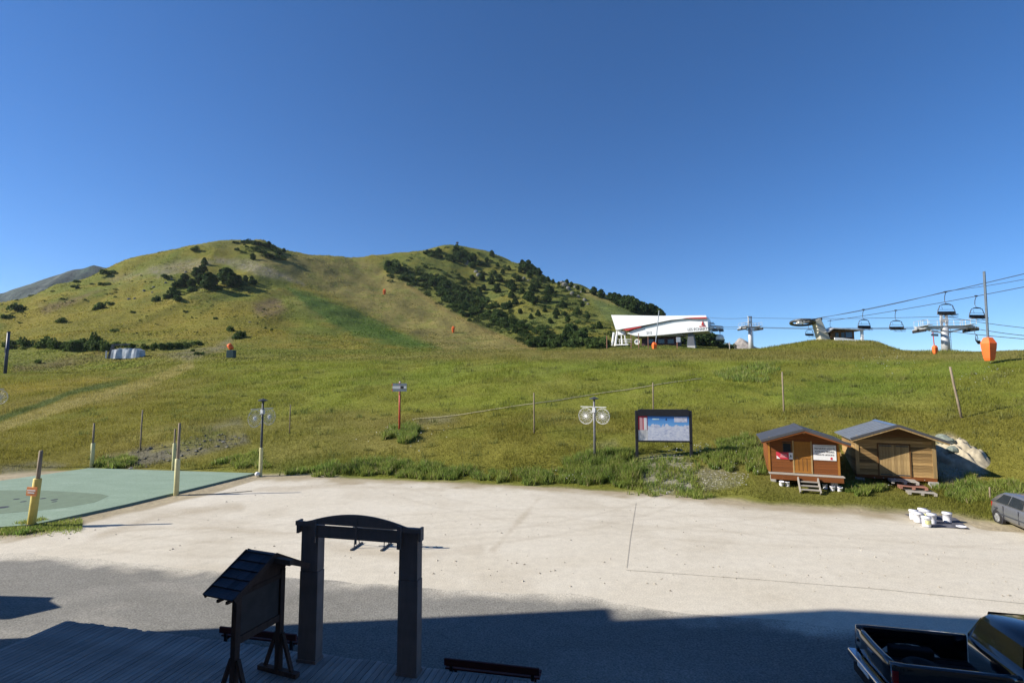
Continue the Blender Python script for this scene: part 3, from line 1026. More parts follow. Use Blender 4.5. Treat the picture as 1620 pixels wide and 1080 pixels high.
# roof: ridge square to the board
RZ, EZ, RUN, HW = 2.52, 2.03, .88, .35
rf = MB()
for s_ in (-1, 1):
    rf.add([(s_ * RUN, -HW, EZ), (s_ * RUN, HW, EZ), (0, HW, RZ), (0, -HW, RZ), (s_ * RUN, -HW, EZ - .03), (s_ * RUN, HW, EZ - .03), (0, HW, RZ - .03), (0, -HW, RZ - .03)],
           [(0, 1, 2, 3), (4, 7, 6, 5), (0, 4, 5, 1), (0, 3, 7, 4), (1, 5, 6, 2), (2, 6, 7, 3)])
roof = rf.build('roof', M['dark_wood'], kiosk)
sl = math.atan2(RZ - EZ, RUN)
sm_ = MB(); sm_.box((0, 0, 0), (.235, .172, .03)); smesh = sm_.mesh('shingle', M['shingle'])
for s_ in (-1, 1):
    for r_ in range(5):
        for c_ in range(4):
            f = (r_ + .42) / 5
            o = link_mesh('shingle', smesh, roof)
            o.location = (s_ * RUN * 1.04 * (1 - f), -HW + .0875 + c_ * .175 + random.uniform(-.004, .004), EZ + (RZ - EZ) * (f * 1.0) + .018)
            o.rotation_euler = (random.uniform(-.015, .015), s_ * (sl - .16) + random.uniform(-.02, .02), 0)
for s_ in (-1, 1):
    for sy in (-1, 1):
        b = MB(); b.beam((s_ * RUN * 1.04, sy * (HW + .02), EZ - .01), (0, sy * (HW + .02), RZ + .01), .03, .1); b.build('barge_board', M['dark_wood'], kiosk)
_ge = EZ + (RZ - EZ) * (1 - (KL / 2 + .1) / RUN) - .012
b = MB(); b.prism_xz([(-KL / 2 - .1, _ge - .05), (-KL / 2 + .06, 1.9), (KL / 2 - .06, 1.9), (KL / 2 + .1, _ge - .05), (KL / 2 + .1, _ge), (0.02, RZ - .015), (-.02, RZ - .015), (-KL / 2 - .1, _ge)], -.03, .03); b.build('gable_board', M['dark_wood'], kiosk)
b = MB(); b.box((0, -.2, RZ - .075), (.10, 1.12, .10)); b.build('ridge_beam', simple('beam_brown', (.11, .075, .055), .8, var=.3), kiosk)
b = MB(); b.beam((0, -HW, RZ + .02), (0, HW, RZ + .02), .09, .03); b.build('ridge_cap', M['shingle'], kiosk)
for x_ in (-.24, -.02):
    b = MB(); b.box((-RUN * .98, x_ + .05, EZ - .055), (.12, .05, .05)); b.build('rafter_end', M['dark_wood'], kiosk)


# ------------------------------------------------------------------ benches
def bench(name_lab, px0, py0, px1, py1, Y0, zt_):
    a = on_z(px0, py0, .5); a.z = 0
    e_ = YAW
    Lb = 2.0
    t_ = thing('bench', (a.x, a.y, 0), e_, name_lab, 'bench', 'low benches along the edge of the deck')
    b = MB(); b.box((Lb / 2, 0, .43), (Lb, .045, .14)); b.build('back_slat', M['bench_red'], t_, bevel=.006)
    for k, (yy, zz) in enumerate(((.10, .265), (.22, .255), (.34, .25))):
        b = MB(); b.box((Lb / 2, yy, zz), (Lb, .095, .035)); b.build('seat_slat', M['bench_red'], t_, bevel=.004)
    for x_ in (.14, Lb - .14):
        b = MB(); b.box((x_, .03, .18), (.06, .05, .36)); b.box((x_, .36, .115), (.06, .05, .23)); b.box((x_, .2, .21), (.05, .34, .04)); b.build('leg', M['black_paint'], t_)
    return t_


bench('dark red slatted bench on the asphalt just right of the gateway', 703, 1040, 838, 1065, 10.55, .5)
bench('dark slatted bench on the asphalt behind the shingled notice board', 348, 990, 472, 1012, 12.05, .5)

# ------------------------------------------------------------------ ski rack lying on the gravel behind the portal
rk = on_z(559, 867, .01)
rack = thing('ski_rack', (rk.x, rk.y, .004), R(-3), 'low metal ski rack standing on the gravel behind the gateway', 'rack')
for k in range(3):
    x_ = k * 1.13
    b = MB(); b.beam((x_, -.25, .03), (x_ + .12, .62, .03), .07, .05); b.build('foot', M['dark_steel'], rack)
    b = MB(); b.tube([(x_ + .03, 0, .05), (x_ + .05, .05, .74)], .018, 6); b.tube([(x_ + .09, .42, .05), (x_ + .05, .05, .74)], .018, 6); tag(b.build('upright', M['dark_steel'], rack))
b = MB(); b.beam((-.05, .05, .74), (2.3, .05, .74), .08, .08); b.build('top_rail', M['dark_steel'], rack)
b = MB(); b.beam((-.05, .22, .58), (2.3, .22, .58), .06, .06); b.build('lower_rail', M['dark_steel'], rack)
for k in range(9):
    b = MB(); b.beam((.06 + k * .27, .05, .72), (.06 + k * .27, .22, .57), .09, .02); b.build('divider', M['dark_steel'], rack)


# ------------------------------------------------------------------ the two timber huts
def planks_wall(parent, x0, x1, y, z0, z1, axis, mat, n, gap=.006, openings=(), gable=None, depth=.03, wname='wall', jit=.004):
    """boards laid along the wall; axis 'x': wall in the x-z plane at y; axis 'y': in the y-z plane at x = y"""
    core = MB()
    if axis == 'x':
        core.box(((x0 + x1) / 2, y + .03, (z0 + z1) / 2), (x1 - x0 - .01, .03, z1 - z0))
    else:
        core.box((y - .03 * (1 if y > 0 else -1), (x0 + x1) / 2, (z0 + z1) / 2), (.03, x1 - x0 - .01, z1 - z0))
    w = core.build(wname, M['dark_wood'], parent)
    hgt = (z1 - z0) / n
    shared = {}
    for k in range(n):
        za, zb = z0 + k * hgt, z0 + (k + 1) * hgt - gap
        segs = [(x0, x1)]
        for (oa, ob, oz0, oz1) in openings:
            if za < oz1 - .02 and zb > oz0 + .02:
                segs = [s_ for (p, q) in segs for s_ in ((p, min(q, oa)), (max(p, ob), q)) if s_[1] - s_[0] > .03]
        for (p, q) in segs:
            key = round(q - p, 3)
            if key not in shared:
                bb = MB()
                if axis == 'x': bb.box((0, 0, 0), (q - p, depth, hgt - gap))
                else: bb.box((0, 0, 0), (depth, q - p, hgt - gap))
                shared[key] = bb.mesh('plank', mat)
            o = link_mesh('plank', shared[key], w)
            c = (p + q) / 2
            j = random.uniform(-jit, jit)
            o.location = (c, y + j, (za + zb) / 2) if axis == 'x' else (y + j, c, (za + zb) / 2)
    return w


def gable(parent, xw, y, z0, z1, mat, n):
    core = MB(); core.prism_xz([(-xw, z0), (xw, z0), (0, z1)], y + .02, y + .04)
    g = core.build('gable', M['dark_wood'], parent)
    h_ = (z1 - z0) / n
    for k in range(n):
        za, zb = z0 + k * h_, z0 + (k + 1) * h_ - .006
        wa, wb = xw * (1 - (za - z0) / (z1 - z0)), xw * (1 - (zb - z0) / (z1 - z0))
        b = MB(); b.prism_xz([(-wa, za), (wa, za), (max(wb, .01), zb), (-max(wb, .01), zb)], y - .016, y + .014)
        b.build('plank', mat, g)
    return g


def text_obj(body, size, mat, parent, loc, rot=(math.pi / 2, 0, 0), align='CENTER', name='lettering', squash=1.0, ex_=.004):
    cu = bpy.data.curves.new(name, 'FONT')
    cu.body = body; cu.size = size; cu.align_x = align; cu.align_y = 'CENTER'; cu.extrude = ex_
    cu.resolution_u = 3
    tmp = bpy.data.objects.new('tmp', cu)
    col.objects.link(tmp)
    bpy.context.view_layer.update()
    me = bpy.data.meshes.new_from_object(tmp.evaluated_get(bpy.context.evaluated_depsgraph_get()))
    bpy.data.objects.remove(tmp); bpy.data.curves.remove(cu)
    me.name = name
    me.materials.clear(); me.materials.append(mat)
    o = link_mesh(name, me, parent, kind='stuff')
    o.location = loc; o.rotation_euler = rot; o.scale = (squash, 1, 1)
    return o


def hut_roof(parent, hw, ez, rz, y0, y1, mat, thick=.05, seams=0, fascia=None, name='roof'):
    b = MB()
    for s_ in (-1, 1):
        b.add([(s_ * hw, y0, ez), (s_ * hw, y1, ez), (0, y1, rz), (0, y0, rz), (s_ * hw, y0, ez - thick), (s_ * hw, y1, ez - thick), (0, y1, rz - thick), (0, y0, rz - thick)],
              [(0, 1, 2, 3), (4, 7, 6, 5), (0, 4, 5, 1), (0, 3, 7, 4), (1, 5, 6, 2), (2, 6, 7, 3)])
    rf_ = b.build(name, mat, parent)
    for s_ in (-1, 1):
        b = MB()
        b.beam((s_ * hw, y0 - .012, ez - .09), (0, y0 - .012, rz - .09), .022, .12)
        b.build('barge_board', fascia, parent)
        b = MB(); b.beam((s_ * (hw + .01), y0 - .03, ez + .0), (0, y0 - .03, rz + .0), .03, .13); b.build('edge_flashing', M['roof_dark'], rf_)
    for k in range(seams):
        y = y0 + (y1 - y0) * (k + .5) / seams
        for s_ in (-1, 1):
            b = MB(); b.beam((s_ * hw, y, ez + .008), (0, y, rz + .008), .04, .02); b.build('seam', mat, rf_)
    b = MB(); b.beam((-.17, (y0 + y1) / 2, rz - .035), (0, (y0 + y1) / 2, rz + .03), y1 - y0, .012); b.beam((.17, (y0 + y1) / 2, rz - .035), (0, (y0 + y1) / 2, rz + .03), y1 - y0, .012)
    b.build('ridge_cap', simple('ridge_blue', (.10, .15, .24), .5, var=.1) if seams else M['roof_dark'], rf_)
    return rf_


# left hut -------------------------------------------------
HA = R(-22)
h1x, h1y, h1z = (1264 - 810) / FOC * 28.25, 28.25, .87
hut = thing('timber_hut', (h1x, h1y, h1z), HA, 'red brown timber hut with white and red signs and a small front porch', 'hut')
hw, dp, wh, rz = 1.72, 3.0, 2.14, 2.72
planks_wall(hut, -hw + .1, hw - .1, 0, .3, wh, 'x', M['hut_red'], 13, openings=((-.50, .42, .2, 2.0), (-1.0, -.55, 1.36, 1.92)))
gable(hut, hw - .02, 0, wh + .002, 2.56, M['hut_red'], 5)
planks_wall(hut, .05, dp, -hw, .3, wh, 'y', M['hut_red'], 13, wname='side_wall')
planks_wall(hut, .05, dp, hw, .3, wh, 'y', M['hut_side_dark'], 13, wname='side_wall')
b = MB(); b.box((0, dp + .02, 1.2), (hw * 2 - .1, .04, 1.75)); b.build('rear_wall', M['hut_red'], hut)
for sx in (-1, 1):
    b = MB(); b.box((sx * (hw - .045), -.012, 1.19), (.1, .07, 1.78)); b.build('corner_post', M['hut_door'], hut)
b = MB(); b.box((-.03, -.005, 1.16), (.80, .05, 1.68)); dr = b.build('door', M['hut_door'], hut)
for zz in (.36, 1.16, 1.96):
    b = MB(); b.box((-.03, -.04, zz), (.80, .025, .1)); b.build('door_rail', M['hut_door'], dr)
for xx in (-.2, .0, .2):
    b = MB(); b.box((xx - .03, -.035, .76), (.012, .008, .68)); b.build('groove', M['dark_wood'], dr)
for xx in (-.475, .405):
    b = MB(); b.box((xx, -.012, 1.17), (.07, .07, 1.76)); b.build('door_frame', M['hut_tan_v'], hut)
b = MB(); b.tube([(-.36, -.09, 1.13), (-.27, -.09, 1.13)], .012, 6); b.tube([(-.36, -.05, 1.13), (-.36, -.09, 1.13)], .012, 6); b.build('handle', M['dark_steel'], dr)
b = MB(); b.box((-.775, .0, 1.64), (.47, .05, .58)); wf = b.build('window', M['hut_side_dark'], hut)
b = MB(); b.box((-.775, -.022, 1.64), (.37, .02, .48)); b.build('pane', M['glass'], wf)
b = MB(); b.box((-.91, -.035, 1.20), (.82, .02, .38)); sg = b.build('red_sign', M['sign_red'], hut)
b = MB(); b.box((-.60, -.048, 1.20), (.19, .006, .36)); b.build('white_field', M['sign_white'], sg)
b = MB(); b.prism_xz([(-.655, 1.12), (-.60, 1.30), (-.545, 1.12), (-.60, 1.17)], -.058, -.053); b.build('emblem', M['ink'], sg)
b = MB(); b.prism_xz([(-1.3, 1.025), (-1.12, 1.025), (-1.3, 1.2)], -.0565, -.051); b.build('white_corner', M['sign_white'], sg)
for z_, w_ in ((1.25, .30), (1.15, .36)):
    b = MB(); b.box((-.95, -.049, z_), (w_, .006, .045)); tag(b.build('printed_line', M['pink_print'], sg), kind='stuff')
b = MB(); b.box((1.03, -.035, 1.47), (1.08, .02, .82)); sg = b.build('white_sign', M['sign_white'], hut)
b = MB(); b.box((1.03, -.049, 1.825), (.9, .006, .03)); tag(b.build('printed_line', M['sign_grey'], sg), kind='stuff')
text_obj('RENDEZ-VOUS', .135, M['ink'], sg, (1.03, -.05, 1.68), squash=1.05)
text_obj('COURS PRIVES', .135, M['ink'], sg, (1.03, -.05, 1.51), squash=1.02)
text_obj('PRIVATE LESSONS', .11, M['ink'], sg, (1.03, -.05, 1.35), squash=1.0)
b = MB(); b.prism_xz([(1.28, 1.10), (1.40, 1.10), (1.38, 1.15), (1.40, 1.20), (1.34, 1.25), (1.28, 1.2), (1.30, 1.15)], -.052, -.046); b.build('red_emblem', M['sign_red'], sg)
hut_roof(hut, hw + .38, wh - .10, rz + .02, -.78, dp + .22, M['roof_dark'], fascia=M['hut_red'])
for xx, zz in ((-hw + .1, wh + .02), (hw - .1, wh + .02), (0, rz - .13)):
    b = MB(); b.box((xx, -.34, zz - .02), (.1, .72, .11)); b.build('purlin', M['hut_tan_v'], hut)
b = MB(); b.tube([(hw + .02, -.1, wh - .05), (hw - .02, -.09, wh - .25), (hw + .06, -.09, wh - .8)], .022, 6); b.build('bracket', M['hut_tan_v'], hut)
b = MB(); b.box((.06, -.22, .255), (hw * 2 + .15, .46, .05)); b.build('porch_board', M['grey_wood'], hut, bevel=.006)
b = MB(); b.box((.06, -.415, .09), (hw * 2 + .02, .05, .27)); b.build('porch_skirt', M['hut_red'], hut)
b = MB(); b.box((0, dp / 2 + .02, .2), (hw * 2 - .1, dp - .1, .17)); b.build('floor_beam', M['hut_side_dark'], hut)
for xx, yy in ((-1.5, -.1), (1.4, -.05), (-1.5, 2.5), (1.4, 2.5)):
    b = MB(); b.box((xx, yy, -.28), (.3, .3, .8)); b.build('foundation_block', M['concrete'], hut)


def stair():
    wx = hut.matrix_basis
    c = Matrix.Translation((h1x, h1y, h1z)) @ Matrix.Rotation(HA, 4, 'Z') @ Vector((.12, -.46, 0))
    s_ = thing('wooden_steps', (c.x, c.y, float(zt(c.x, c.y)) - .05), HA, 'three grey wooden steps leaning on the porch of the red brown hut', 'steps')
    for sx in (-1, 1):
        b = MB(); b.beam((sx * .47, 0, h1z + .1 - s_.location.z), (sx * .47, -.78, .0), .06, .18); b.build('stringer', M['grey_wood'], s_)
    for k in range(3):
        b = MB(); b.box((0, -.13 - k * .25, (h1z - s_.location.z) * (.9 - .31 * k)), (.88, .22, .045)); b.build('tread', M['grey_wood'], s_)


stair()

# right hut -------------------------------------------------
h2x, h2y, h2z = (1407 - 810) / FOC * 28.35, 28.35, .70
hut2 = thing('timber_hut', (h2x, h2y, h2z), HA, 'weathered yellowish timber hut with plank door and pallet steps', 'hut')
hw, dp, wh, rz = 1.84, 3.2, 2.40, 3.10
planks_wall(hut2, -hw + .14, hw - .14, 0, .3, wh, 'x', M['hut_tan'], 13, openings=((-.80, .72, .1, 2.0),), jit=.006)
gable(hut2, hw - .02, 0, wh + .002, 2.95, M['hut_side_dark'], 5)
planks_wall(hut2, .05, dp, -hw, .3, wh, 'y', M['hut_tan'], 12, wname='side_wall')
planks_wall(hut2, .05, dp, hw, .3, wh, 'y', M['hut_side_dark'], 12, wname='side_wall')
b = MB(); b.box((0, dp + .02, 1.2), (hw * 2 - .1, .04, 1.75)); b.build('rear_wall', M['hut_side_dark'], hut2)
for sx in (-1, 1):
    b = MB(); b.box((sx * (hw - .08), -.014, 1.34), (.17, .075, 2.1)); b.build('corner_post', M['hut_tan_v'], hut2)
b = MB(); b.box((-.04, .012, 1.14), (1.4, .03, 1.7)); dr = b.build('door', M['dark_wood'], hut2)
dp_ = MB(); dp_.box((0, 0, 0), (.135, .028, 1.7)); dpm = dp_.mesh('plank', M['hut_tan_v'])
for k in range(10):
    o = link_mesh('plank', dpm, dr); o.location = (-.04 - .63 + k * .14, -.018 + random.uniform(-.003, .003), 1.14)
for k, (x_, z_) in enumerate(((-.42, .36), (.34, .36), (-.42, 1.93), (.34, 1.93))):
    b = MB(); b.box((x_, -.04, z_), (.56, .015, .05)); b.build('hinge', M['dark_steel'], dr)
for xx in (-.775, .695):
    b = MB(); b.box((xx, -.02, 1.15), (.055, .07, 1.76)); b.build('door_frame', M['hut_side_dark'], hut2)
b = MB(); b.box((-.04, -.02, 2.035), (1.52, .07, .055)); b.build('lintel', M['hut_side_dark'], hut2)
hut_roof(hut2, hw + .36, wh - .10, rz + .02, -.82, dp + .22, M['roof_blue'], seams=8, fascia=M['hut_tan_v'])
for xx, zz in ((-hw + .1, wh + .02), (hw - .1, wh + .02), (0, rz - .13)):
    b = MB(); b.box((xx, -.36, zz - .02), (.11, .74, .12)); b.build('purlin', M['hut_tan_v'], hut2)
b = MB(); b.box((0, dp / 2 - .02, .2), (hw * 2 - .02, dp + .05, .18)); b.build('floor_beam', M['hut_red'], hut2)
for xx, yy in ((-1.7, .05), (1.65, .05), (-1.7, 2.7), (1.65, 2.7)):
    b = MB(); b.box((xx, yy, -.2), (.42, .35, .62)); b.build('foundation_block', M['concrete'], hut2)


def pallet(c, rz_, tilt, mat, lab):
    t_ = thing('pallet', c, rz_, lab, 'pallet', 'pallets laid as steps before the weathered hut')
    t_.rotation_euler = (tilt, 0, rz_)
    for k in range(5):
        b = MB(); b.box((0, -.40 + k * .2, .13), (1.2, .15, .022)); b.build('slat', mat, t_)
    for x_ in (-.53, 0, .53):
        for y_ in (-.42, 0, .42):
            b = MB(); b.box((x_, y_, .07), (.13, .12, .09)); b.build('block', mat, t_)
    for x_ in (-.53, 0, .53):
        b = MB(); b.box((x_, 0, .012), (.12, .96, .022)); b.build('runner', mat, t_)


MW = Matrix.Translation((h2x, h2y, h2z)) @ Matrix.Rotation(HA, 4, 'Z')
for (x_, y_, z_, m_, lab) in ((.18, -.5, .04, 'grey_wood', 'grey topmost pallet leaning at the door sill of the weathered hut'), (.40, -.98, -.13, 'red_wood', 'reddish middle pallet of the steps before the weathered hut'), (.62, -1.46, -.31, 'grey_wood', 'lowest pallet of the steps, lying in the grass before the weathered hut')):
    c = MW @ Vector((x_, y_, z_))
    pallet(c, HA - .06, .0, M[m_], lab)

# white pails beside the left hut's steps, pails on the tarpaulin
def pail_mesh(r, h, open_=True):
    b = MB()
    pr_ = [(r * .86, 0), (r * .9, h * .3), (r * .98, h * .88), (r * 1.05, h * .885), (r * 1.05, h * .93), (r, h * .935), (r, h)]
    if open_:
        pr_ += [(r * .95, h), (r * .93, h * .5), (.001, h * .48)]
        b.lathe(pr_, n=20, caps=False)
    else:
        pr_ += [(r * 1.03, h), (r * 1.03, h * 1.03), (.001, h * 1.04)]
        b.lathe(pr_, n=20, caps=False)
    return b.mesh('body', M['plastic_white'], True)


def handle_mesh(r, h):
    b = MB()
    b.tube([(r * 1.05 * math.cos(a), -.25 * r - r * .8 * math.sin(a) * .6, h * .9 - .3 * r * math.sin(a)) for a in np.linspace(0, math.pi, 9)], .008, 5)
    return b.mesh('handle', M['steel'])


sm_pail, sm_handle = pail_mesh(.125, .25), handle_mesh(.125, .25)
for k, (px, py, lab) in enumerate(((1236, 768, 'small white pail left of the hut steps, farther from them'), (1246, 769, 'small white pail left of the hut steps, beside their stringer'),
                                   (1306, 773, 'small white pail right of the hut steps, first of three'), (1317, 776, 'small white pail right of the hut steps, middle of three'), (1328, 777, 'small white pail right of the hut steps, last of three'))):
    p = G(px, py)
    t_ = thing('white_pail', (p.x, p.y, p.z - .01), random.uniform(0, 6), lab, 'pail', 'small white pails under the red brown hut')
    t_.rotation_euler = (random.uniform(-.25, .25), random.uniform(-.15, .15), t_.rotation_euler.z)
    link_mesh('body', sm_pail, t_); link_mesh('handle', sm_handle, t_)

tp = [on_z(px, py, .03) for px, py in ((1431, 812), (1470, 814), (1509, 816), (1534, 836), (1500, 835), (1464, 832))]
b = MB()
cen = sum(tp, Vector()) / len(tp)
vs, fs = [], []
N = 26
for i in range(N):
    for j in range(N):
        u, v_ = i / (N - 1), j / (N - 1)
        a_, b_, c_, d_ = tp[0], tp[2], tp[3], tp[5]
        q = (a_ * (1 - u) + b_ * u) * (1 - v_) + (d_ * (1 - u) + c_ * u) * v_
        e_ = .09 * (vnoise([u * 5 + 3], [v_ * 5], 3)[0] - .5)
        vs.append((q.x + e_, q.y + e_ * .7, .013 + .05 * float(fbm([u * 6], [v_ * 6], 3, 4)[0]) ** 2))
fs = [(i * N + j, i * N + j + 1, (i + 1) * N + j + 1, (i + 1) * N + j) for i in range(N - 1) for j in range(N - 1)]
b.add(vs, fs)
b.build('tarpaulin', M['tarp'], None, True, label='dark grey tarpaulin spread on the gravel under the white buckets', cat='tarpaulin')
bk, bh = pail_mesh(.175, .40, False), handle_mesh(.175, .40)
bl = MB(); bl.prism([(.1757 * math.cos(a), .1757 * math.sin(a)) for a in np.linspace(-2.6, -.9, 9)] + [(.168 * math.cos(a), .168 * math.sin(a)) for a in np.linspace(-.9, -2.6, 9)], .12, .27)
blm = bl.mesh('label_band', simple('label_print', (.66, .66, .30), .5, var=.3, nscale=12, bmp=0))
for k, (px, py, z_, lab) in enumerate(((1446, 821, 0, 'white bucket at the near edge of the cluster, half behind another'), (1452.5, 825, 0, 'white bucket at the corner of the tarpaulin nearest the huts\' steps'),
                                       (1460, 818.5, 0, 'white bucket at the back of the cluster on the tarpaulin'), (1465, 821, 0, 'white bucket with a printed band behind the frontmost bucket'), (1466, 832, 0, 'frontmost white bucket, with a yellowish printed band'),
                                       (1474.5, 827, 0, 'white bucket on the side of the cluster facing the lone bucket'), (1499, 825, 0, 'lone white bucket apart from the cluster on the tarpaulin'))):
    p = on_z(px, py, .03)
    t_ = thing('white_bucket', (p.x, p.y, .03 + z_), random.uniform(0, 6), lab, 'bucket', 'white buckets on the tarpaulin')
    link_mesh('body', bk, t_); link_mesh('handle', bh, t_)
    if k in (3, 4):
        t_.rotation_euler = (0, 0, 0); link_mesh('label_band', blm, t_)
p = on_z(1521, 833, .04)
b = MB(); b.lathe([(.17, 0), (.185, .01), (.185, .025), (.16, .03), (.15, .02), (.001, .022)], n=20, caps=False)
o = b.build('bucket_lid', M['plastic_white'], None, True, label='white bucket lid lying on the corner of the tarpaulin', cat='lid'); o.location = (p.x, p.y, .045)

# ------------------------------------------------------------------ piste map board
pa, pb_ = G(1008, 726), G(1094, 727)
bY = min(pa.y, 33.5)
ba = P(1008, 726, bY); bb_ = P(1094, 727, bY - .3)
bw = (bb_ - ba).length
bang = math.atan2(bb_.y - ba.y, bb_.x - ba.x)
bz = min(float(zt(ba.x, ba.y)), float(zt(bb_.x, bb_.y))) - .15
ztop = P(1050, 647, bY).z - bz
board = thing('map_board', ((ba.x + bb_.x) / 2, (ba.y + bb_.y) / 2, bz), bang, 'black framed ski map panel on two posts in the grass', 'map board')
hw_ = bw / 2
for sx in (-1, 1):
    b = MB(); b.box((sx * hw_, 0, (ztop - .08) / 2), (.17, .14, ztop - .08)); b.build('post', M['black_paint'], board, bevel=.01)
z0 = P(1050, 696, bY).z - bz; z1 = P(1050, 658, bY).z - bz
b = MB(); b.prism_xz([(-hw_ + .09, ztop - .42), (hw_ - .09, ztop - .42), (hw_ - .09, ztop - .06), (hw_ - .2, ztop), (-hw_ + .2, ztop), (-hw_ + .09, ztop - .06)], -.09, .08); b.build('header', M['black_paint'], board)
b = MB(); b.box((0, .02, (z0 + ztop) / 2 - .1), (bw - .175, .06, ztop - z0 + .02)); b.build('back_panel', M['black_paint'], board)
b = MB(); b.box((0, -.05, z0 - .06), (bw - .175, .1, .07)); b.build('lower_rail', M['black_paint'], board)
mw = bw - .17
mx0, mx1 = -mw / 2 + .02, mw / 2 - .02
lx_ = mx0 + (mx1 - mx0) * .185
b = MB(); b.box(((lx_ + mx1) / 2, -.025, (z0 + z1) / 2), (mx1 - lx_, .03, z1 - z0))
mmap, nt, pbs = new_mat('piste_map')
tc = nt.nodes.new('ShaderNodeTexCoord'); sep = nt.nodes.new('ShaderNodeSeparateXYZ'); nt.links.new(tc.outputs['Object'], sep.inputs[0])
mr = nt.nodes.new('ShaderNodeMapRange'); nt.links.new(sep.outputs['Z'], mr.inputs[0]); mr.inputs[1].default_value = z0; mr.inputs[2].default_value = z1
nn = nz(nt, 2.2, 6, .6, coords(nt)); nn2 = nz(nt, 5, 6, .7, coords(nt, (1, 1, 1.5)))
ad = nt.nodes.new('ShaderNodeMath'); ad.operation = 'MULTIPLY_ADD'; nt.links.new(nn, ad.inputs[0]); ad.inputs[1].default_value = .72; nt.links.new(mr.outputs[0], ad.inputs[2])
mask = ramp(nt, ad.outputs[0], [(.0, (0, 0, 0)), (.985, (0, 0, 0)), (1.0, (1, 1, 1))])
snow = ramp(nt, nn2, [(.3, (.32, .38, .58)), (.5, (.62, .66, .78)), (.7, (.78, .80, .86))])
skyc = ramp(nt, mr.outputs[0], [(.6, (.16, .42, .80)), (1.0, (.05, .22, .62))])
sk_ = mix(nt, 'MIX', .5, snow, skyc)
mxn = nt.nodes.new('ShaderNodeMix'); mxn.data_type = 'RGBA'
nt.links.new(mask, mxn.inputs[0]); nt.links.new(snow, mxn.inputs[6]); nt.links.new(skyc, mxn.inputs[7])
nt.links.new(mxn.outputs[2], pbs.inputs['Base Color']); pbs.inputs['Roughness'].default_value = .4
mpan = b.build('map_panel', mmap, board)
b = MB(); b.box((lx_ + (mx1 - lx_) * .20, -.043, z1 - .18), (.42, .006, .08)); b.build('title_strip', simple('pale_print', (.55, .75, .78), .5, bmp=0), mpan)
b = MB(); b.prism_xz([(lx_ + (mx1 - lx_) * .43, z1 - .24), (lx_ + (mx1 - lx_) * .47, z1 - .24), (lx_ + (mx1 - lx_) * .455, z1 - .1)], -.046, -.041); b.build('emblem', M['ink'], mpan)
b = MB(); b.box((lx_ + (mx1 - lx_) * .80, -.043, z1 - .2), (.8, .006, .32)); b.build('inset_map', simple('inset_print', (.62, .64, .76), .5, var=.3, nscale=6, bmp=0), mpan)
zz = [z1, z1 - .07, z0 + (z1 - z0) * .43, z0]
b = MB(); b.box(((mx0 + lx_) / 2 - .006, -.025, (zz[0] + zz[2]) / 2), (lx_ - mx0 - .012, .03, zz[0] - zz[2])); lg = b.build('legend', M['sign_red'], board)
for k in range(2):
    b = MB(); b.box((mx0 + .06 + (lx_ - mx0) * (.2 + .45 * k), -.043, (zz[1] + zz[2]) / 2), (.19, .006, zz[1] - zz[2] - .02)); b.build('column', M['pink_print'] if k == 0 else M['sign_white'], lg)
b = MB(); b.box(((mx0 + lx_) / 2 - .006, -.025, (zz[2] + zz[3]) / 2 - .004), (lx_ - mx0 - .012, .03, zz[2] - zz[3] - .008)); lg2 = b.build('price_list', M['sign_white'], board)
b = MB()
for k in range(7):
    b.box(((mx0 + lx_) / 2 + .08, -.043, zz[2] - .06 - k * .07), (.26, .004, .012)); b.box((mx0 + .16, -.043, zz[2] - .06 - k * .07), (.05, .004, .02))
tag(b.build('printed_line', M['ink'], lg2), kind='stuff')


# ------------------------------------------------------------------ lamp posts with snowflake decorations
def flake(parent, cx, cz, r, y=0):
    b = MB()
    for rr in (r, r * .93):
        b.tube([(cx + rr * math.cos(a), y, cz + rr * math.sin(a)) for a in np.linspace(0, 2 * math.pi, 33)], .010, 4, caps=False)
    for k in range(8):
        a = 2 * math.pi * k / 8 + .2
        ca, sa = math.cos(a), math.sin(a)
        q = lambda d, o: (cx + d * ca - o * sa, y, cz + d * sa + o * ca)
        b.tube([q(r * .25, 0), q(r * .5, r * .16), q(r * .75, r * .17), q(r * .93, 0), q(r * .75, -r * .17), q(r * .5, -r * .16), q(r * .25, 0)], .011, 4, caps=False)
        b.tube([q(r * .25, 0), q(r * .7, 0)], .009, 4)
    f = b.build('snowflake', M['flake_grey'], parent)
    b = MB()
    st_ = []
    for k in range(12):
        a = math.pi * k / 6 + .1
        rr = r * (.30 if k % 2 == 0 else .17)
        st_.append((cx + rr * math.cos(a), cz + rr * math.sin(a)))
    b.prism_xz(st_, y - .02, y + .02); b.build('star', M['flake_grey'], f)


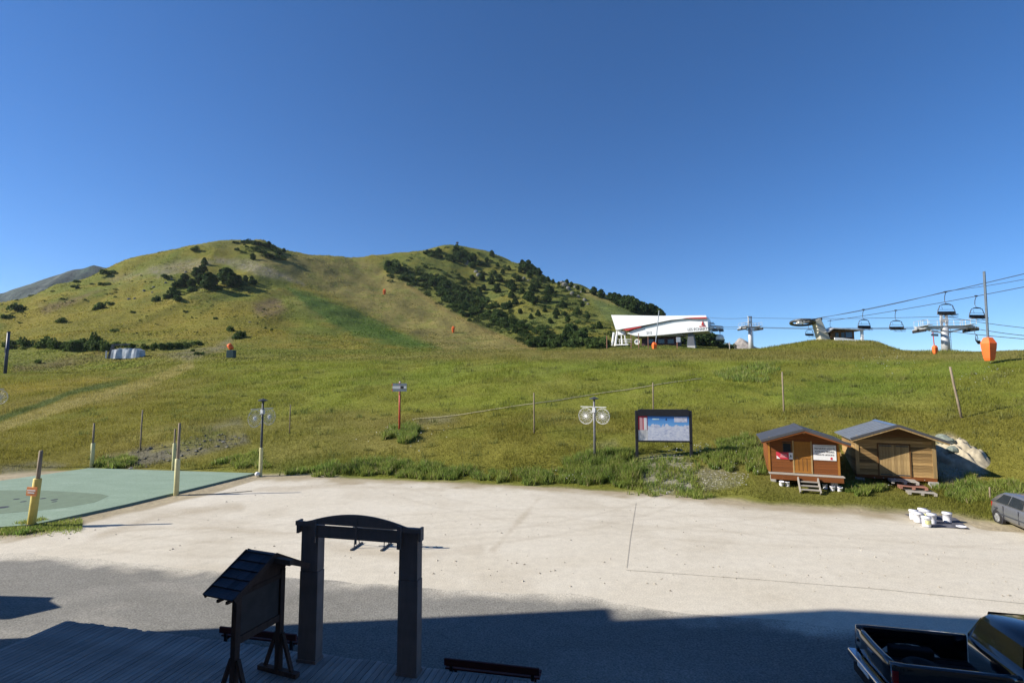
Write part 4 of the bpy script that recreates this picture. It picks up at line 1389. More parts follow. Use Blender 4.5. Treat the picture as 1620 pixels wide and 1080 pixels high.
def snow_lamp(px, py_base, py_top, Y, lab, sleeve=False, r=.56, rz_=0.0):
    p = P(px, py_base, Y); g = float(zt(p.x, p.y))
    p.z = g
    H_ = P(px, py_top, Y).z - g
    t_ = thing('lamp_post', (p.x, p.y, g - .05), rz_, lab, 'lamp post', 'lamp posts with snowflake decorations')
    b = MB(); b.tube([(0, 0, -.2), (0, 0, H_ * .5), (0, 0, H_ - .05)], [.085, .075, .06], 10); b.build('pole', M['dark_steel'] if sleeve else M['pole_steel'], t_, True)
    b = MB(); b.lathe([(.06, 0), (.30, .05), (.30, .10), (.12, .16), (.03, .2)], (0, 0, H_ - .16), 14); b.build('lamp_head', M['dark_steel'], t_)
    ca = H_ - .62
    b = MB(); b.beam((-.95, -.02, ca), (.85, -.02, ca), .05, .05); b.beam((-.12, -.02, ca - .36), (-.3, -.02, ca - .36), .04, .04); b.box((0, 0, ca - .2), (.2, .2, .3)); b.build('cross_arm', M['galv'], t_)
    flake(t_, -.6, ca - .60, r)
    fl = MB()
    flake(t_, .56, ca - .58, r * .95)
    if sleeve:
        b = MB(); b.lathe([(.10, 0), (.115, .03), (.115, H_ * .37), (.10, H_ * .38)], (0, 0, -.02), 12); b.build('padding', M['yellow_pale'], t_)
    return t_


snow_lamp(941, 725, 627, 33, 'grey lamp post with two white snowflakes beside the map board', rz_=R(-34), r=.53)
snow_lamp(412, 748, 630, 33.6, 'dark lamp post with two snowflakes and yellow padding at the mat corner', sleeve=True, rz_=R(70), r=.57)
snow_lamp(-24, 702, 600, 36, 'lamp post just past the left edge whose snowflake peeps into view', rz_=R(20))


# ------------------------------------------------------------------ wooden net posts
def net_post(px, pyb, pyt, lab, lean=0.0, r=.055, sleeve=None, smat='yellow_pale', Y=None, g=None, flat=False):
    p = on_z(px, pyb, .01) if flat else G(px, pyb)
    H_ = P(px, pyt, p.y).z - p.z
    t_ = thing('wooden_post', (p.x, p.y, p.z), 0, lab, 'post', g)
    t_.rotation_euler = (0, lean, random.uniform(0, 3) if not lean else 0)
    b = MB()
    b.tube([(random.uniform(-.01, .01), random.uniform(-.01, .01), z_) for z_ in (-.3, H_ * .3, H_ * .65, H_)], [r, r * 1.0, r * .95, r * .85], 9)
    b.build('shaft', M['post_wood'], t_, True)
    if sleeve:
        b = MB(); b.lathe([(r * 1.5, 0), (r * 1.75, .03), (r * 1.75, sleeve), (r * 1.5, sleeve + .02)], (0, 0, -.01), 12); b.build('padding', M[smat], t_, True)
    return t_


gN, gY = 'bare wooden net posts on the slope', 'wooden posts with padded feet by the green mat'
net_post(222, 713, 648, 'bare wooden post behind the green mat on the stony bank', g=gN)
net_post(458, 686, 640, 'thin bare post on the slope beside the padded lamp post', g=gN, r=.045)
net_post(845, 686, 621, 'bare wooden post where the pale rope crosses, left of the snowflake lamp', g=gN)
net_post(1034, 662, 605, 'bare wooden post standing up behind the map board', g=gN)
net_post(1240, 653, 588, 'upright bare wooden post above the red brown hut', g=gN, r=.06)
net_post(1521, 661, 579, 'leaning bare wooden post on the slope above the weathered hut', lean=R(-9), g=gN, r=.075)
net_post(145, 739, 669, 'post with pale yellow padding at the rear edge of the green mat', sleeve=1.7, g=gY, r=.07)
net_post(274, 744, 678, 'rearward of the two yellow padded posts standing close together', sleeve=1.85, g=gY, r=.06)
net_post(278.5, 783, 669, 'taller yellow padded post at the near edge of the mat', sleeve=1.95, g=gY, r=.075, flat=True)
t_ = net_post(49, 834, 712, 'deep yellow padded post with a small orange sign at the mat corner', sleeve=2.05, smat='yellow', g=gY, r=.085, flat=True, lean=R(4))
b = MB(); b.box((.0, -.19, 1.55), (.42, .05, .36)); b.build('sign', simple('orange_print', (.75, .28, .10), .5, var=.1, bmp=0), t_)
b = MB(); b.box((.0, -.222, 1.6), (.34, .012, .05)); b.box((0, -.222, 1.5), (.28, .012, .05)); tag(b.build('printed_line', M['sign_white'], t_), kind='stuff')
b = MB(); b.lathe([(.2, 0), (.2, .14), (.14, .16)], (0, 0, 0), 12); b.build('foot', M['black_rubber'], t_)
net_post(1567, 792, 770, 'short yellowish stake in the weeds behind the grey car', g=None, r=.04)

# small white lamp hung at the foot of the padded lamp post
p = P(408, 722, 33.4)
b = MB(); b.lathe([(.03, -.2), (.14, -.06), (.15, .05), (.08, .13)], (0, 0, 0), 12); o = b.build('floodlight', M['white_paint'], None, True, label='small white floodlight on the ground beside the padded lamp post', cat='floodlight')
o.location = (p.x, p.y, float(zt(p.x, p.y)) + .18)

# ------------------------------------------------------------------ red piste sign on the slope
p = G(632, 686)
H_ = P(632, 605, p.y).z - p.z
sg = thing('trail_sign', (p.x, p.y, p.z), 0, 'red post with stacked grey direction boards on the slope', 'sign')
b = MB(); b.tube([(0, 0, -.3), (-.04, 0, H_)], [.085, .07], 10); b.build('post', M['red_post'], sg, True)
for k in range(3):
    z_ = H_ - .16 - k * .22
    b = MB(); b.prism_xz([(-.58, z_ - .1), (.55, z_ - .1), (.55, z_ + .1), (-.58, z_ + .1)], -.16, -.12); d_ = b.build('direction_board', M['sign_white' if k == 1 else 'sign_grey'], sg)
    if k != 1:
        b = MB(); b.prism_xz([(-.66, z_), (-.585, z_ - .1), (-.585, z_ + .1)], -.16, -.12); b.build('arrow_tip', M['orange'], d_)
    else:
        b = MB(); b.box((.18, -.168, z_), (.26, .012, .19)); b.build('pictogram', M['ink'], d_)
        b = MB(); b.box((.42, -.168, z_), (.16, .012, .17)); b.build('white_field', M['white_paint'], d_)
b = MB(); b.lathe([(.05, 0), (.08, .05), (.02, .12)], (-.04, 0, H_ - .02), 10); b.build('cap', M['white_paint'], sg)


# ------------------------------------------------------------------ orange padded poles
def padded_pole(px, pyb, pyt, pytop, wpx, Y, lab, rodtop=None, sign=None, lean=0.0):
    p = at(px, Y) if Y else G(px, pyb)
    s_ = p.y / FOC
    if Y: p.z = min(P(px, pyb, Y).z, p.z + .3)
    h_ = (pyb - pyt) * s_
    w_ = wpx * s_ / 2
    t_ = thing('padded_pole', (p.x, p.y, p.z), .35, lab, 'padded pole', 'orange padded poles')
    b = MB()
    pr_ = [(w_ * .58, 0), (w_ * .72, h_ * .1), (w_ * .98, h_ * .55), (w_ * 1.04, h_ * .74), (w_ * .60, h_ * .98), (w_ * .3, h_)]
    b.lathe(pr_, n=5); b.build('mattress', M['orange'], t_)
    b = MB(); top = (pyb - pytop) * s_
    b.tube([(0, 0, 0), (lean * top * .5, 0, top * .5), (lean * top, 0, top)], max(.05, w_ * .17), 7); b.build('pole', M['red_post'] if sign else simple('pole_grey', (.16, .19, .22), .5, metal=.3), t_)
    if sign:
        for k in range(2):
            b = MB(); b.prism_xz([(-.62, top - .15 - k * .4), (.55, top - .15 - k * .4), (.55, top + .12 - k * .4), (-.62, top + .12 - k * .4), (-.75, top - k * .4)], -.14, -.1); b.build('direction_board', M['sign_white'] if k == 0 else M['sign_grey'], t_)
    return t_


padded_pole(1565, 563, 526, 420, 20, 46, 'large orange mattress round a tall thin pole on the crest', lean=.02)
padded_pole(1480, 560, 546, 524, 8, 58, 'small orange pad on a red signed pole before the lift pylon', sign=True, lean=-.06)
padded_pole(1036, 557, 541, 490, 8.5, 100, 'orange pad on a thin leaning mast before the white lift station', lean=.15)
padded_pole(717, 526, 516, 516, 5, None, 'lone orange pad low on the bare ski slope')
padded_pole(608, 466, 457, 457, 5, None, 'lone orange pad high on the bare ski slope')

# snow cannon on the left
p = G(365, 566)
s_ = p.y / FOC
sc = thing('snow_cannon', (p.x, p.y, p.z), 0, 'orange snow cannon on a dark green box at the foot of the hill', 'snow cannon')
b = MB(); b.box((.1, 0, 6 * s_), (11 * s_, 9 * s_, 12 * s_)); b.build('box', simple('box_green', (.02, .06, .06), .6), sc, bevel=.05)
b = MB(); M4 = Matrix.Translation((-1 * s_, 0, 17 * s_)) @ Matrix.Rotation(R(-35), 4, 'Y')
b.lathe([(3 * s_, -4 * s_), (3.6 * s_, -3 * s_), (3.9 * s_, 3 * s_), (3.2 * s_, 5 * s_), (2.6 * s_, 5 * s_), (2.4 * s_, 2 * s_)], n=14, M=M4); b.build('barrel', M['orange'], sc, True)
b = MB(); b.beam((-.1, 0, 11 * s_), (0, 0, 16 * s_), 1.6 * s_, 1.6 * s_); b.build('neck', M['dark_steel'], sc)

# tarpaulin covered machine
p = G(204, 567); s_ = p.y / FOC
tm = thing('covered_machine', (p.x, p.y, p.z), R(4), 'machine under a crumpled grey tarpaulin among the bushes of the hillside', 'machine')
b = MB()
ri = []
for k, x_ in enumerate(np.linspace(-22, 20, 12)):
    w_ = 9 + random.uniform(-1, 1)
    h_ = 15 + random.uniform(-1.2, 1.2) - (2 if k in (0, 11) else 0)
    ri.append([Vector((x_ * s_, y_ * s_, z_ * s_)) for y_, z_ in ((-w_, -.5), (-w_ * .9, h_ * .5), (-w_ * .75, h_), (w_ * .7, h_ + random.uniform(-.5, .5)), (w_, -.5))])
b.loft(ri); b.build('cover', M['tarp_light'], tm)
b = MB(); b.beam((-30 * s_, 0, 0), (-24.5 * s_, 0, 22 * s_), 3.4 * s_, 3 * s_); b.build('post', M['dark_steel'], tm)
b = MB(); b.beam((-26 * s_, 0, 21.5 * s_), (0, 0, 22.5 * s_), 1.6 * s_, 2 * s_); b.build('arm', M['dark_steel'], tm)
b = MB(); b.beam((-33 * s_, -2 * s_, 0), (-33 * s_, -2 * s_, 12 * s_), 1.6 * s_, 1.6 * s_); b.build('strut', M['galv'], tm)

# blue grey pole at the left edge
p = G(8, 591); H_ = P(8, 525, p.y).z - p.z
mpole = thing('steel_pole', (p.x, p.y, p.z), 0, 'thick dark blue grey pole on the field near the left edge', 'pole')
b = MB(); b.tube([(0, 0, -.3), (.12, 0, H_)], [.27, .24], 10); b.build('shaft', simple('pole_blue', (.045, .055, .10), .5), mpole, True)
b = MB(); b.lathe([(.3, 0), (.3, .12), (.2, .2)], (.12, 0, H_ - .1), 10); b.build('cap', M['dark_steel'], mpole)
b = MB(); b.box((0, -.27, H_ * .55), (.3, .06, .9)); b.build('hatch', M['dark_steel'], mpole)

# summit cross and slope poles
for px, pyb, pyt, lab in ((722, 394, 386, 'tiny dark marker on the summit of the bushy hill'),):
    p = at(px, 418); s_ = p.y / FOC
    sc_ = thing('summit_cross', (p.x, p.y, p.z), 0, lab, 'marker')
    b = MB(); b.tube([(0, 0, -.3), (0, 0, 8 * s_)], .18, 6); b.build('shaft', M['dark_wood'], sc_)
    b = MB(); b.beam((-1.1, 0, 6.5 * s_), (1.1, 0, 6.5 * s_), .5, 1.0); b.build('cross_bar', M['dark_wood'], sc_)
#=====PART3=====
#=====PART3=====
# ------------------------------------------------------------------ lift station on the plateau
SY = 133.0
ss = SY / FOC
sp = P(1045, 549, SY)
st = thing('lift_station', (sp.x, sp.y, sp.z), R(-27), 'white swooping chairlift station with red stripe and lettering on its hull', 'lift station')
def SL(px, py):
    f = 1 - .00058 * (px - 1045)          # the right end stands nearer
    return ((px - 1045) * f * ss, (549 - 600 + (600 - py) * f) * ss)
def spoly(pts): return [SL(*p) for p in pts]
# lower hull: side face leaning out a little, 7 m deep
def hull(pts_front, y0, y1, tilt, name, mat):
    b = MB(); pf = spoly(pts_front); n = len(pf)
    zc = max(p[1] for p in pf)
    vs = [(p[0], y0 + (zc - p[1]) * tilt, p[1]) for p in pf] + [(p[0], y1, p[1]) for p in pf]
    b.add(vs, [tuple(range(n)), tuple(range(n, 2 * n))[::-1]] + [((i + 1) % n, i, n + i, n + (i + 1) % n) for i in range(n)])
    return b.build(name, mat, st)
hull([(993, 527), (1005, 521), (1020, 517), (1040, 512), (1068, 506.5), (1090, 504), (1119, 502.4), (1119.5, 522.5), (1090, 525), (1060, 528), (1035, 530.5), (1018, 531.5), (1005, 530.5)], 0, 8.5, .10, 'lower_hull', M['shell_white'])
hull([(970, 498), (1000, 498.6), (1042, 499.4), (1080, 499), (1117, 498.3), (1118.5, 502), (1090, 503.2), (1062, 506), (1040, 510.5), (1018, 515), (1000, 518), (985, 520.5), (977, 521.8)], -.5, 9, .0, 'upper_hull', M['shell_white'])
hull([(987, 520.6), (1000, 518.4), (1014, 516), (1017, 517), (1005, 520), (993, 523)], -.4, 8, 0, 'red_underside', M['red'])
b = MB(); b.prism_xz(spoly([(1080, 503.1), (1100, 501.8), (1118, 501.2), (1118.6, 503.4), (1100, 503.8)]), -.56, -.505); b.build('red_stripe', M['red'], st)
b = MB(); b.prism_xz(spoly([(1109, 513.5), (1113.5, 513.5), (1112.5, 511), (1111.5, 507), (1110, 511)]), -.06, .2); b.build('emblem', M['red'], st)
ZTOP = SL(1119, 502.4)[1]
def on_hull(body, size, mat, px, py, squash):
    x_, z_ = SL(px, py)
    text_obj(body, size, mat, st, (x_, (ZTOP - z_) * .10 - .03, z_), rot=(math.pi / 2 + math.atan(.10), 0, 0), squash=squash, ex_=.004)
on_hull('LES ECHARTS', .95, M['ink'], 1104, 520.2, .92)
_lx, _lz = SL(1111, 515.6); _ly = (ZTOP - _lz) * .10
b = MB(); b.box((_lx, _ly - .02, _lz), (1.6, .03, .22)); b.build('printed_line', M['red'], st)
on_hull('2112', .95, M['ink'], 1027.5, 526.3, .75)
# underneath
b = MB(); x0, z0_ = SL(1012, 547); x1, z1_ = SL(1070, 531); b.box(((x0 + x1) / 2, 5.5, (z0_ + z1_) / 2 - .2), (x1 - x0, 5, z1_ - z0_)); ch = b.build('control_house', M['maroon'], st)
for px in (1026, 1043, 1058):
    b = MB(); c = SL(px, 538.5); b.box((c[0], 2.97, c[1]), (1.6, .08, 1.1)); b.build('window', M['glass'], ch)
b = MB(); b.box((SL(1041, 0)[0], 4.2, SL(1045, 530.2)[1]), (12.5, 6, .35)); b.build('soffit', simple('soffit', (.28, .27, .22), .8), st)
b = MB(); x0, z0_ = SL(1086.5, 548); x1, z1_ = SL(1095.5, 526); b.loft([[(x0 - .3, 1.2, z0_), (x1 + .3, 1.2, z0_), (x1 + .3, 4, z0_), (x0 - .3, 4, z0_)], [(x0 + .1, 1.2, z1_), (x1 - .1, 1.2, z1_), (x1 - .1, 4, z1_), (x0 + .1, 4, z1_)]]); b.build('pillar', simple('pillar_grey', (.10, .11, .13), .7), st)
b = MB(); b.box((SL(1092, 0)[0], 2.3, SL(1045, 552)[1]), (1.9, 3.2, 1.4)); b.build('pillar_base', M['concrete'], st)
for pa_, pb2 in (((967.5, 549), (971.5, 525)), ((972.5, 549), (977, 523)), ((984, 547), (983, 522)), ((990, 545), (988, 523))):
    a_, c_ = SL(*pa_), SL(*pb2)
    b = MB(); b.tube([(a_[0], 1.0, a_[1] - .4), (c_[0], 1.0, c_[1])], .3 if pa_[0] < 980 else .16, 8); b.build('leg', M['white_paint'], st)
b = MB()
for px in (982, 986, 993, 1000): 
    a_ = SL(px, 545); b.tube([(a_[0], 0, a_[1]), (a_[0], 0, a_[1] + 1.5)], .07, 5)
a_, c_ = SL(980, 536.5), SL(1001, 537); b.tube([(a_[0], 0, a_[1]), (c_[0], 0, c_[1])], .07, 5); b.tube([(a_[0], 0, a_[1] - .6), (c_[0], 0, c_[1] - .6)], .05, 5)
a_ = SL(985, 545); b.box((a_[0], 1.4, a_[1]), (3.6, 3, .25)); tag(b.build('railing', M['white_paint'], st), kind='stuff')
b = MB(); c = SL(983, 526); b.box((c[0], 2, c[1]), (1.7, 2.5, 1.0)); b.build('machine_box', M['white_paint'], st)
b = MB(); c = SL(1007, 540); b.lathe([(.75, -.1), (.75, .1), (.5, .1), (.5, -.1)], n=14, M=Matrix.Translation((c[0], 1.5, c[1])) @ Matrix.Rotation(R(90), 4, 'X')); b.build('wheel', M['white_paint'], st)
# running gear out of the open end
b = MB()
for k, (pxa, pya, pxb, pyb) in enumerate(((1119, 512, 1141, 514), (1119, 518, 1141, 519), (1119, 508, 1127, 508))):
    a_, c_ = SL(pxa, pya), SL(pxb, pyb); b.tube([(a_[0], 3, a_[1]), (c_[0], 3, c_[1])], .12, 5); b.tube([(a_[0], 6, a_[1]), (c_[0], 6, c_[1])], .12, 5)
b.build('rail', M['galv'], st)
for px, py, w_, h_, m_ in ((1123, 516, 3.5, 3, 'white_paint'), (1134, 516, 4.5, 3.5, 'white_paint'), (1128, 519, 5, 3, 'dark_steel'), (1138, 519.5, 4, 2.6, 'dark_steel')):
    c = SL(px, py); b = MB(); b.box((c[0], 4, c[1]), (w_ * ss * 1.6, 2.2, h_ * ss * 1.3)); b.build('machinery', M[m_], st)

# thin poles round the station
for px, pyb, pyt, lab, Yp in ((960.5, 550, 531, 'thin reddish pole left of the station legs', 118), (999, 549, 529, 'thin pole beside the station railing', 122), (1011, 549, 527, 'thin pole before the station control house', 120), (1072, 551, 533, 'thin pole with a white plate before the station', 112), (1155, 559, 541, 'pale wooden stake right of the station on the crest', 92), (1026, 548, 532, 'thin pole below the number on the station', 123)):
    p = at(px, Yp); b0 = P(px, pyb, Yp).z; p.z = min(p.z, b0); H_ = P(px, pyt, Yp).z - p.z
    t_ = thing('marker_pole', (p.x, p.y, p.z - .2), 0, lab, 'pole', 'thin poles round the lift station')
    b = MB(); b.tube([(0, 0, 0), (0, 0, H_ + .2)], .09, 6); b.build('shaft', M['red_wood'] if px < 1100 else M['grey_wood'], t_)
    if px == 1072:
        b = MB(); b.box((.25, -.12, H_ - .4), (.9, .05, 1.1)); b.build('plate', M['sign_white'], t_)

# fence net left and right of the station, posts only in the photograph
# ------------------------------------------------------------------ pylons and cables of the long line
def pylon(px, pyb, py_arm, pytop, Y, armw, lab, rot):
    b0 = P(px, pyb, Y); g = float(zt(b0.x, b0.y)); za = P(px, py_arm, Y).z; zt_ = P(px, pytop, Y).z
    t_ = thing('lift_pylon', (b0.x, b0.y, g - .3), rot, lab, 'pylon', 'pylons of the long chairlift')
    h_, ht = za - g + .3, zt_ - g + .3
    b = MB(); b.tube([(0, 0, 0), (0, 0, h_)], [.52, .42], 14); b.build('shaft', M['galv'], t_, True)
    b = MB(); b.box((0, 0, h_), (armw, .5, .38)); b.build('cross_arm', M['galv'], t_, bevel=.04)
    b = MB(); b.beam((-armw * .4, 0, h_ - .1), (0, 0, h_ - .75), .18, .22); b.beam((armw * .4, 0, h_ - .1), (0, 0, h_ - .75), .18, .22)
    for k in range(7): b.tube([(-armw * .42 + k * armw * .14, -.3, h_ + .15), (-armw * .42 + k * armw * .14, -.3, h_ + .95)], .03, 4)
    b.tube([(-armw * .42, -.3, h_ + .95), (armw * .42, -.3, h_ + .95)], .03, 4); b.tube([(-armw * .42, -.3, h_ + .55), (armw * .42, -.3, h_ + .55)], .03, 4)
    b.box((0, -.15, h_ + .2), (armw * .9, .5, .04)); tag(b.build('walkway', M['galv'], t_), kind='stuff')
    b = MB()
    for sx in (-.3, .3): b.box((sx, 0, (h_ + ht) / 2), (.22, .25, ht - h_))
    b.box((0, 0, ht), (.95, .25, .22)); b.box((0, 0, h_ + (ht - h_) * .5), (.9, .3, .5)); b.build('head_frame', M['galv'], t_)
    for sx in (-1, 1):
        for k in range(8):
            y_ = -1.4 + k * .4
            w_ = MB(); w_.lathe([(.2, -.06), (.2, .06)], n=12, M=Matrix.Translation((sx * (armw / 2 - .45), y_, h_ - .42)) @ Matrix.Rotation(R(90), 4, 'Y')); w_.build('sheave', M['black_rubber'], t_)
        b = MB(); b.box((sx * (armw / 2 - .45), 0, h_ - .18), (.16, 3.2, .12)); b.build('sheave_beam', M['galv'], t_)
        b = MB(); b.box((sx * (armw / 2 - .95), 0, h_ + .25), (.6, 3.4, .05))
        for y_ in (-1.6, -.5, .5, 1.6): b.tube([(sx * (armw / 2 - .68), y_, h_ + .25), (sx * (armw / 2 - .68), y_, h_ + 1.0)], .03, 4)
        b.tube([(sx * (armw / 2 - .68), -1.6, h_ + 1.0), (sx * (armw / 2 - .68), 1.6, h_ + 1.0)], .03, 4); tag(b.build('catwalk', M['galv'], t_), kind='stuff')
    b = MB()
    for k in range(int(h_ / .4)): b.box((.55, 0, .4 + k * .4), (.05, .4, .03))
    b.beam((.55, -.2, .2), (.55, -.2, h_), .04, .04); b.beam((.55, .2, .2), (.55, .2, h_), .04, .04); tag(b.build('ladder', M['galv'], t_), kind='stuff')
    return t_


pylon(1497, 562, 518, 496, 68, 6.9, 'large grey lift pylon with wide cross arm behind the orange pads', R(-12))
pylon(1188, 553, 518, 501, 111, 4.9, 'smaller grey lift pylon standing between the station and the mound', R(10))


def cable(pts, r, lab, name='lift_cable', sag=0.0):
    P_ = []
    for a_, b_ in zip(pts[:-1], pts[1:]):
        for k in range(16):
            u = k / 16
            q = a_ * (1 - u) + b_ * u
            q.z -= 4 * sag * u * (1 - u)
            P_.append(q)
    P_.append(pts[-1])
    b = MB(); b.tube(P_, r, 5)
    return b.build(name, M['cable'], None, label=lab, cat='cable', group='lift cables')


cable([P(1119, 502, 134), P(1188, 502.5, 111), P(1497, 500.5, 68), P(1700, 525, 52)], .035, 'upper thin signal cable running over the two pylons', sag=.25)
cable([P(1119, 514, 132), P(1175, 516.5, 111.5), P(1460, 517.5, 69), P(1700, 541, 52)], .04, 'lower haul cable over the near ends of the pylon cross arms', sag=.25)
cable([P(1119, 518, 135), P(1201, 518.5, 110.5), P(1534, 518, 67), P(1700, 536, 52)], .04, 'lower haul cable over the far ends of the pylon cross arms', sag=.25)
UA, UB = P(1292, 504, 84), P(1760, 399, 44)
LA, LB = P(1309, 508, 84), P(1760, 425.5, 50)
cable([UA, UB], .04, 'upper of the cables rising from the leaning return mast', sag=.3)
cable([P(1292, 503, 84.5), P(1500, 460, 62), P(1760, 411, 44.5)], .028, 'thin cable just under the upper rising one', sag=.3)
cable([LA, LB], .04, 'lower cable rising from the return mast and carrying near chairs', sag=.3)


def on_cable(A, B, px, sag=.3):
    best = None
    for k in range(2001):
        u = k / 2000
        q = A * (1 - u) + B * u
        x_, _y = proj(q.x, q.y, q.z)
        if best is None or abs(x_ - px) < best[0]: best = (abs(x_ - px), q.copy(), u)
    # straight pieces of the sagging cable, see cable()
    u = best[2]; k = min(int(u * 16), 15); u0, u1 = k / 16, (k + 1) / 16
    f = (u - u0) / (u1 - u0)
    s0, s1 = 4 * sag * u0 * (1 - u0), 4 * sag * u1 * (1 - u1)
    q = best[1]; q.z -= s0 * (1 - f) + s1 * f
    return q


chair = thing('chairlift_chair', (0, 0, 0), 0, 'x', 'chairlift chair', 'empty chairlift chairs')
b = MB(); b.tube([(0, 0, .06), (0, 0, -.05), (.06, .25, -.5), (.06, .3, -1.0), (0, 0, -1.5)], .04, 6); b.build('hanger', M['dark_steel'], chair)
b = MB(); b.box((0, 0, .03), (.34, .12, .16)); b.build('grip', M['dark_steel'], chair)
b = MB(); b.tube([(-1.05, .05, -2.72), (-.98, .05, -2.3), (-.72, .02, -1.62), (-.35, 0, -1.5), (.35, 0, -1.5), (.72, .02, -1.62), (.98, .05, -2.3), (1.05, .05, -2.72)], .045, 6); b.tube([(-.5, 0, -1.5), (0, 0, -1.40), (.5, 0, -1.5)], .05, 6); b.build('bail', M['dark_steel'], chair)
b = MB()
for k in range(4): b.box((-.72 + k * .48, -.25, -2.76), (.44, .5, .09))
tag(b.build('seat', M['black_rubber'], chair), kind='stuff')
b = MB()
for k in range(4): b.box((-.72 + k * .48, .06, -2.5), (.44, .07, .36))
tag(b.build('backrest', M['black_rubber'], chair), kind='stuff')
b = MB(); b.tube([(-1.0, .04, -2.1), (1.0, .04, -2.1)], .022, 5); b.tube([(-.6, -.1, -1.75), (-.6, -.2, -2.1)], .02, 5); b.tube([(.6, -.1, -1.75), (.6, -.2, -2.1)], .02, 5); b.build('safety_bar', M['dark_steel'], chair)
b = MB(); b.tube([(-.85, -.55, -3.05), (.85, -.55, -3.05)], .03, 5); b.tube([(-.4, -.1, -2.8), (-.4, -.55, -3.05)], .02, 5); b.tube([(.4, -.1, -2.8), (.4, -.55, -3.05)], .02, 5); b.build('footrest', M['dark_steel'], chair)
spots = [(on_cable(UA, UB, 1366), 'chair on the upper cable, nearer the return mast', .12, 1), (on_cable(LA, LB, 1417), 'chair on the lower cable, second from the return mast', -.05, 1),
         (on_cable(UA, UB, 1495.5), 'chair hanging above the head of the large pylon', -.08, 1), (on_cable(LA, LB, 1544), 'chair on the lower cable beside the tall orange padded pole', .05, 1),
         (P(1280, 510.5, 86), 'chair hanging below the bullwheel of the return mast', .2, .8), (P(1314, 507, 84), 'chair half hidden behind the dark cabin on the mound', .1, .8)]
for k, (q, lab, rz_, sc_) in enumerate(spots):
    if k == 0:
        chair.location = q; chair['label'] = lab; chair.rotation_euler = (0, 0, rz_)
    else:
        c = dup(chair, q, rz_, lab)
        if sc_ != 1: c.scale = (sc_,) * 3
q = P(1545, 517.5, 66)
c = dup(chair, q, R(60), 'tilted pale chair under the far arm of the large pylon'); c.rotation_euler = (0, R(14), R(40)); c.scale = (.75,) * 3
q = P(1138.5, 519, 131)
gc = thing('chairlift_chair', q, R(25), 'white hooded chair leaving the open end of the lift station', 'chairlift chair', 'empty chairlift chairs')
b = MB(); b.tube([(0, 0, 0), (.1, 0, -1.5)], .08, 6); b.build('hanger', M['dark_steel'], gc)
b = MB(); b.lathe([(.05, .9), (.7, .7), (1.05, .1), (1.0, -.5), (.7, -.6)], (0, 0, -2.5), 12); b.build('hood', M['white_paint'], gc, True)
b = MB(); b.box((0, -.2, -3.2), (2.1, .9, .3)); b.build('seat', M['dark_steel'], gc)

# ------------------------------------------------------------------ return mast and cabin on the mound
RY = 84.0; rs = RY / FOC
rp = P(1318, 543, RY)
rm = thing('return_mast', (rp.x, rp.y, rp.z), 0, 'thick leaning pale mast carrying a tilted bullwheel on the mound', 'lift mast')
q = lambda px, py, y=0: ((px - 1318) * rs, y, (543 - py) * rs)
b = MB(); b.loft([[(q(1299, 543)[0], -.8, -.9), (q(1316, 543)[0], -.8, -.9), (q(1316, 543)[0], .8, -.9), (q(1299, 543)[0], .8, -.9)], [(q(1287.5, 505)[0], -.6, q(0, 507)[2]), (q(1297, 503)[0], -.6, q(0, 503.5)[2]), (q(1297, 503)[0], .6, q(0, 503.5)[2]), (q(1287.5, 505)[0], .6, q(0, 507)[2])]])
b.build('mast', simple('mast_beige', (.48, .46, .38), .6, var=.15), rm, bevel=.08)
b = MB(); b.beam(q(1300, 504.5), q(1274, 508), .9, .4); b.build('arm', M['dark_steel'], rm)
b = MB(); b.lathe([(1.5, -.12), (1.95, -.12), (1.95, .12), (1.5, .12)], n=28, caps=False, M=Matrix.Translation(q(1271, 510)) @ Matrix.Rotation(R(-9), 4, "X") @ Matrix.Rotation(R(5), 4, "Y"))
for k in range(6):
    a_ = k * math.pi / 3
    b.add(*[(lambda bb: (bb.v, bb.f))(MB().beam((0, 0, 0), (1.75 * math.cos(a_), 1.75 * math.sin(a_), 0), .14, .1))][0], M=Matrix.Translation(q(1271, 510)) @ Matrix.Rotation(R(-9), 4, "X") @ Matrix.Rotation(R(5), 4, "Y"))
b.build('bullwheel', M['dark_steel'], rm)
b = MB(); b.box(q(1268, 509.5), (1.0, .8, .5)); b.build('gearbox', M['white_paint'], rm)
b = MB(); b.box(q(1279, 508.5), (1.3, 1.0, .5)); b.build('motor', M['dark_steel'], rm)

cp_ = P(1336, 541, 83); cs = 83 / FOC
cb = thing('lift_cabin', (cp_.x, cp_.y, cp_.z), R(-6), 'dark flat roofed operator cabin with a white post on the mound', 'cabin')
q = lambda px, py: ((px - 1336) * cs, (541 - py) * cs)
b = MB(); a_, c_ = q(1316, 541), q(1351, 522); b.box(((a_[0] + c_[0]) / 2, 1.2, (a_[1] + c_[1]) / 2 - .2), (c_[0] - a_[0], 2.4, c_[1] - a_[1] + .3)); w_ = b.build('wall', M['hut_side_dark'], cb)
b = MB(); b.prism_xz([q(1308, 526.5), q(1317, 520.2), q(1333, 521.4), q(1362, 523.2), q(1362, 522.2), q(1334, 519.8), q(1317, 518.6), q(1306, 525.5)], -.9, 3.0); b.build('roof', M['galv'], cb)
b = MB(); c = q(1343, 529.5); b.box((c[0], -.02, c[1]), (1.0, .06, .9)); wn_ = b.build('window', M['glass_blue'], cb)
for px in (1325, 1334):
    b = MB(); c = q(px, 530); b.box((c[0], -.02, c[1]), (.5, .06, .9)); b.build('window', M['glass'], cb)
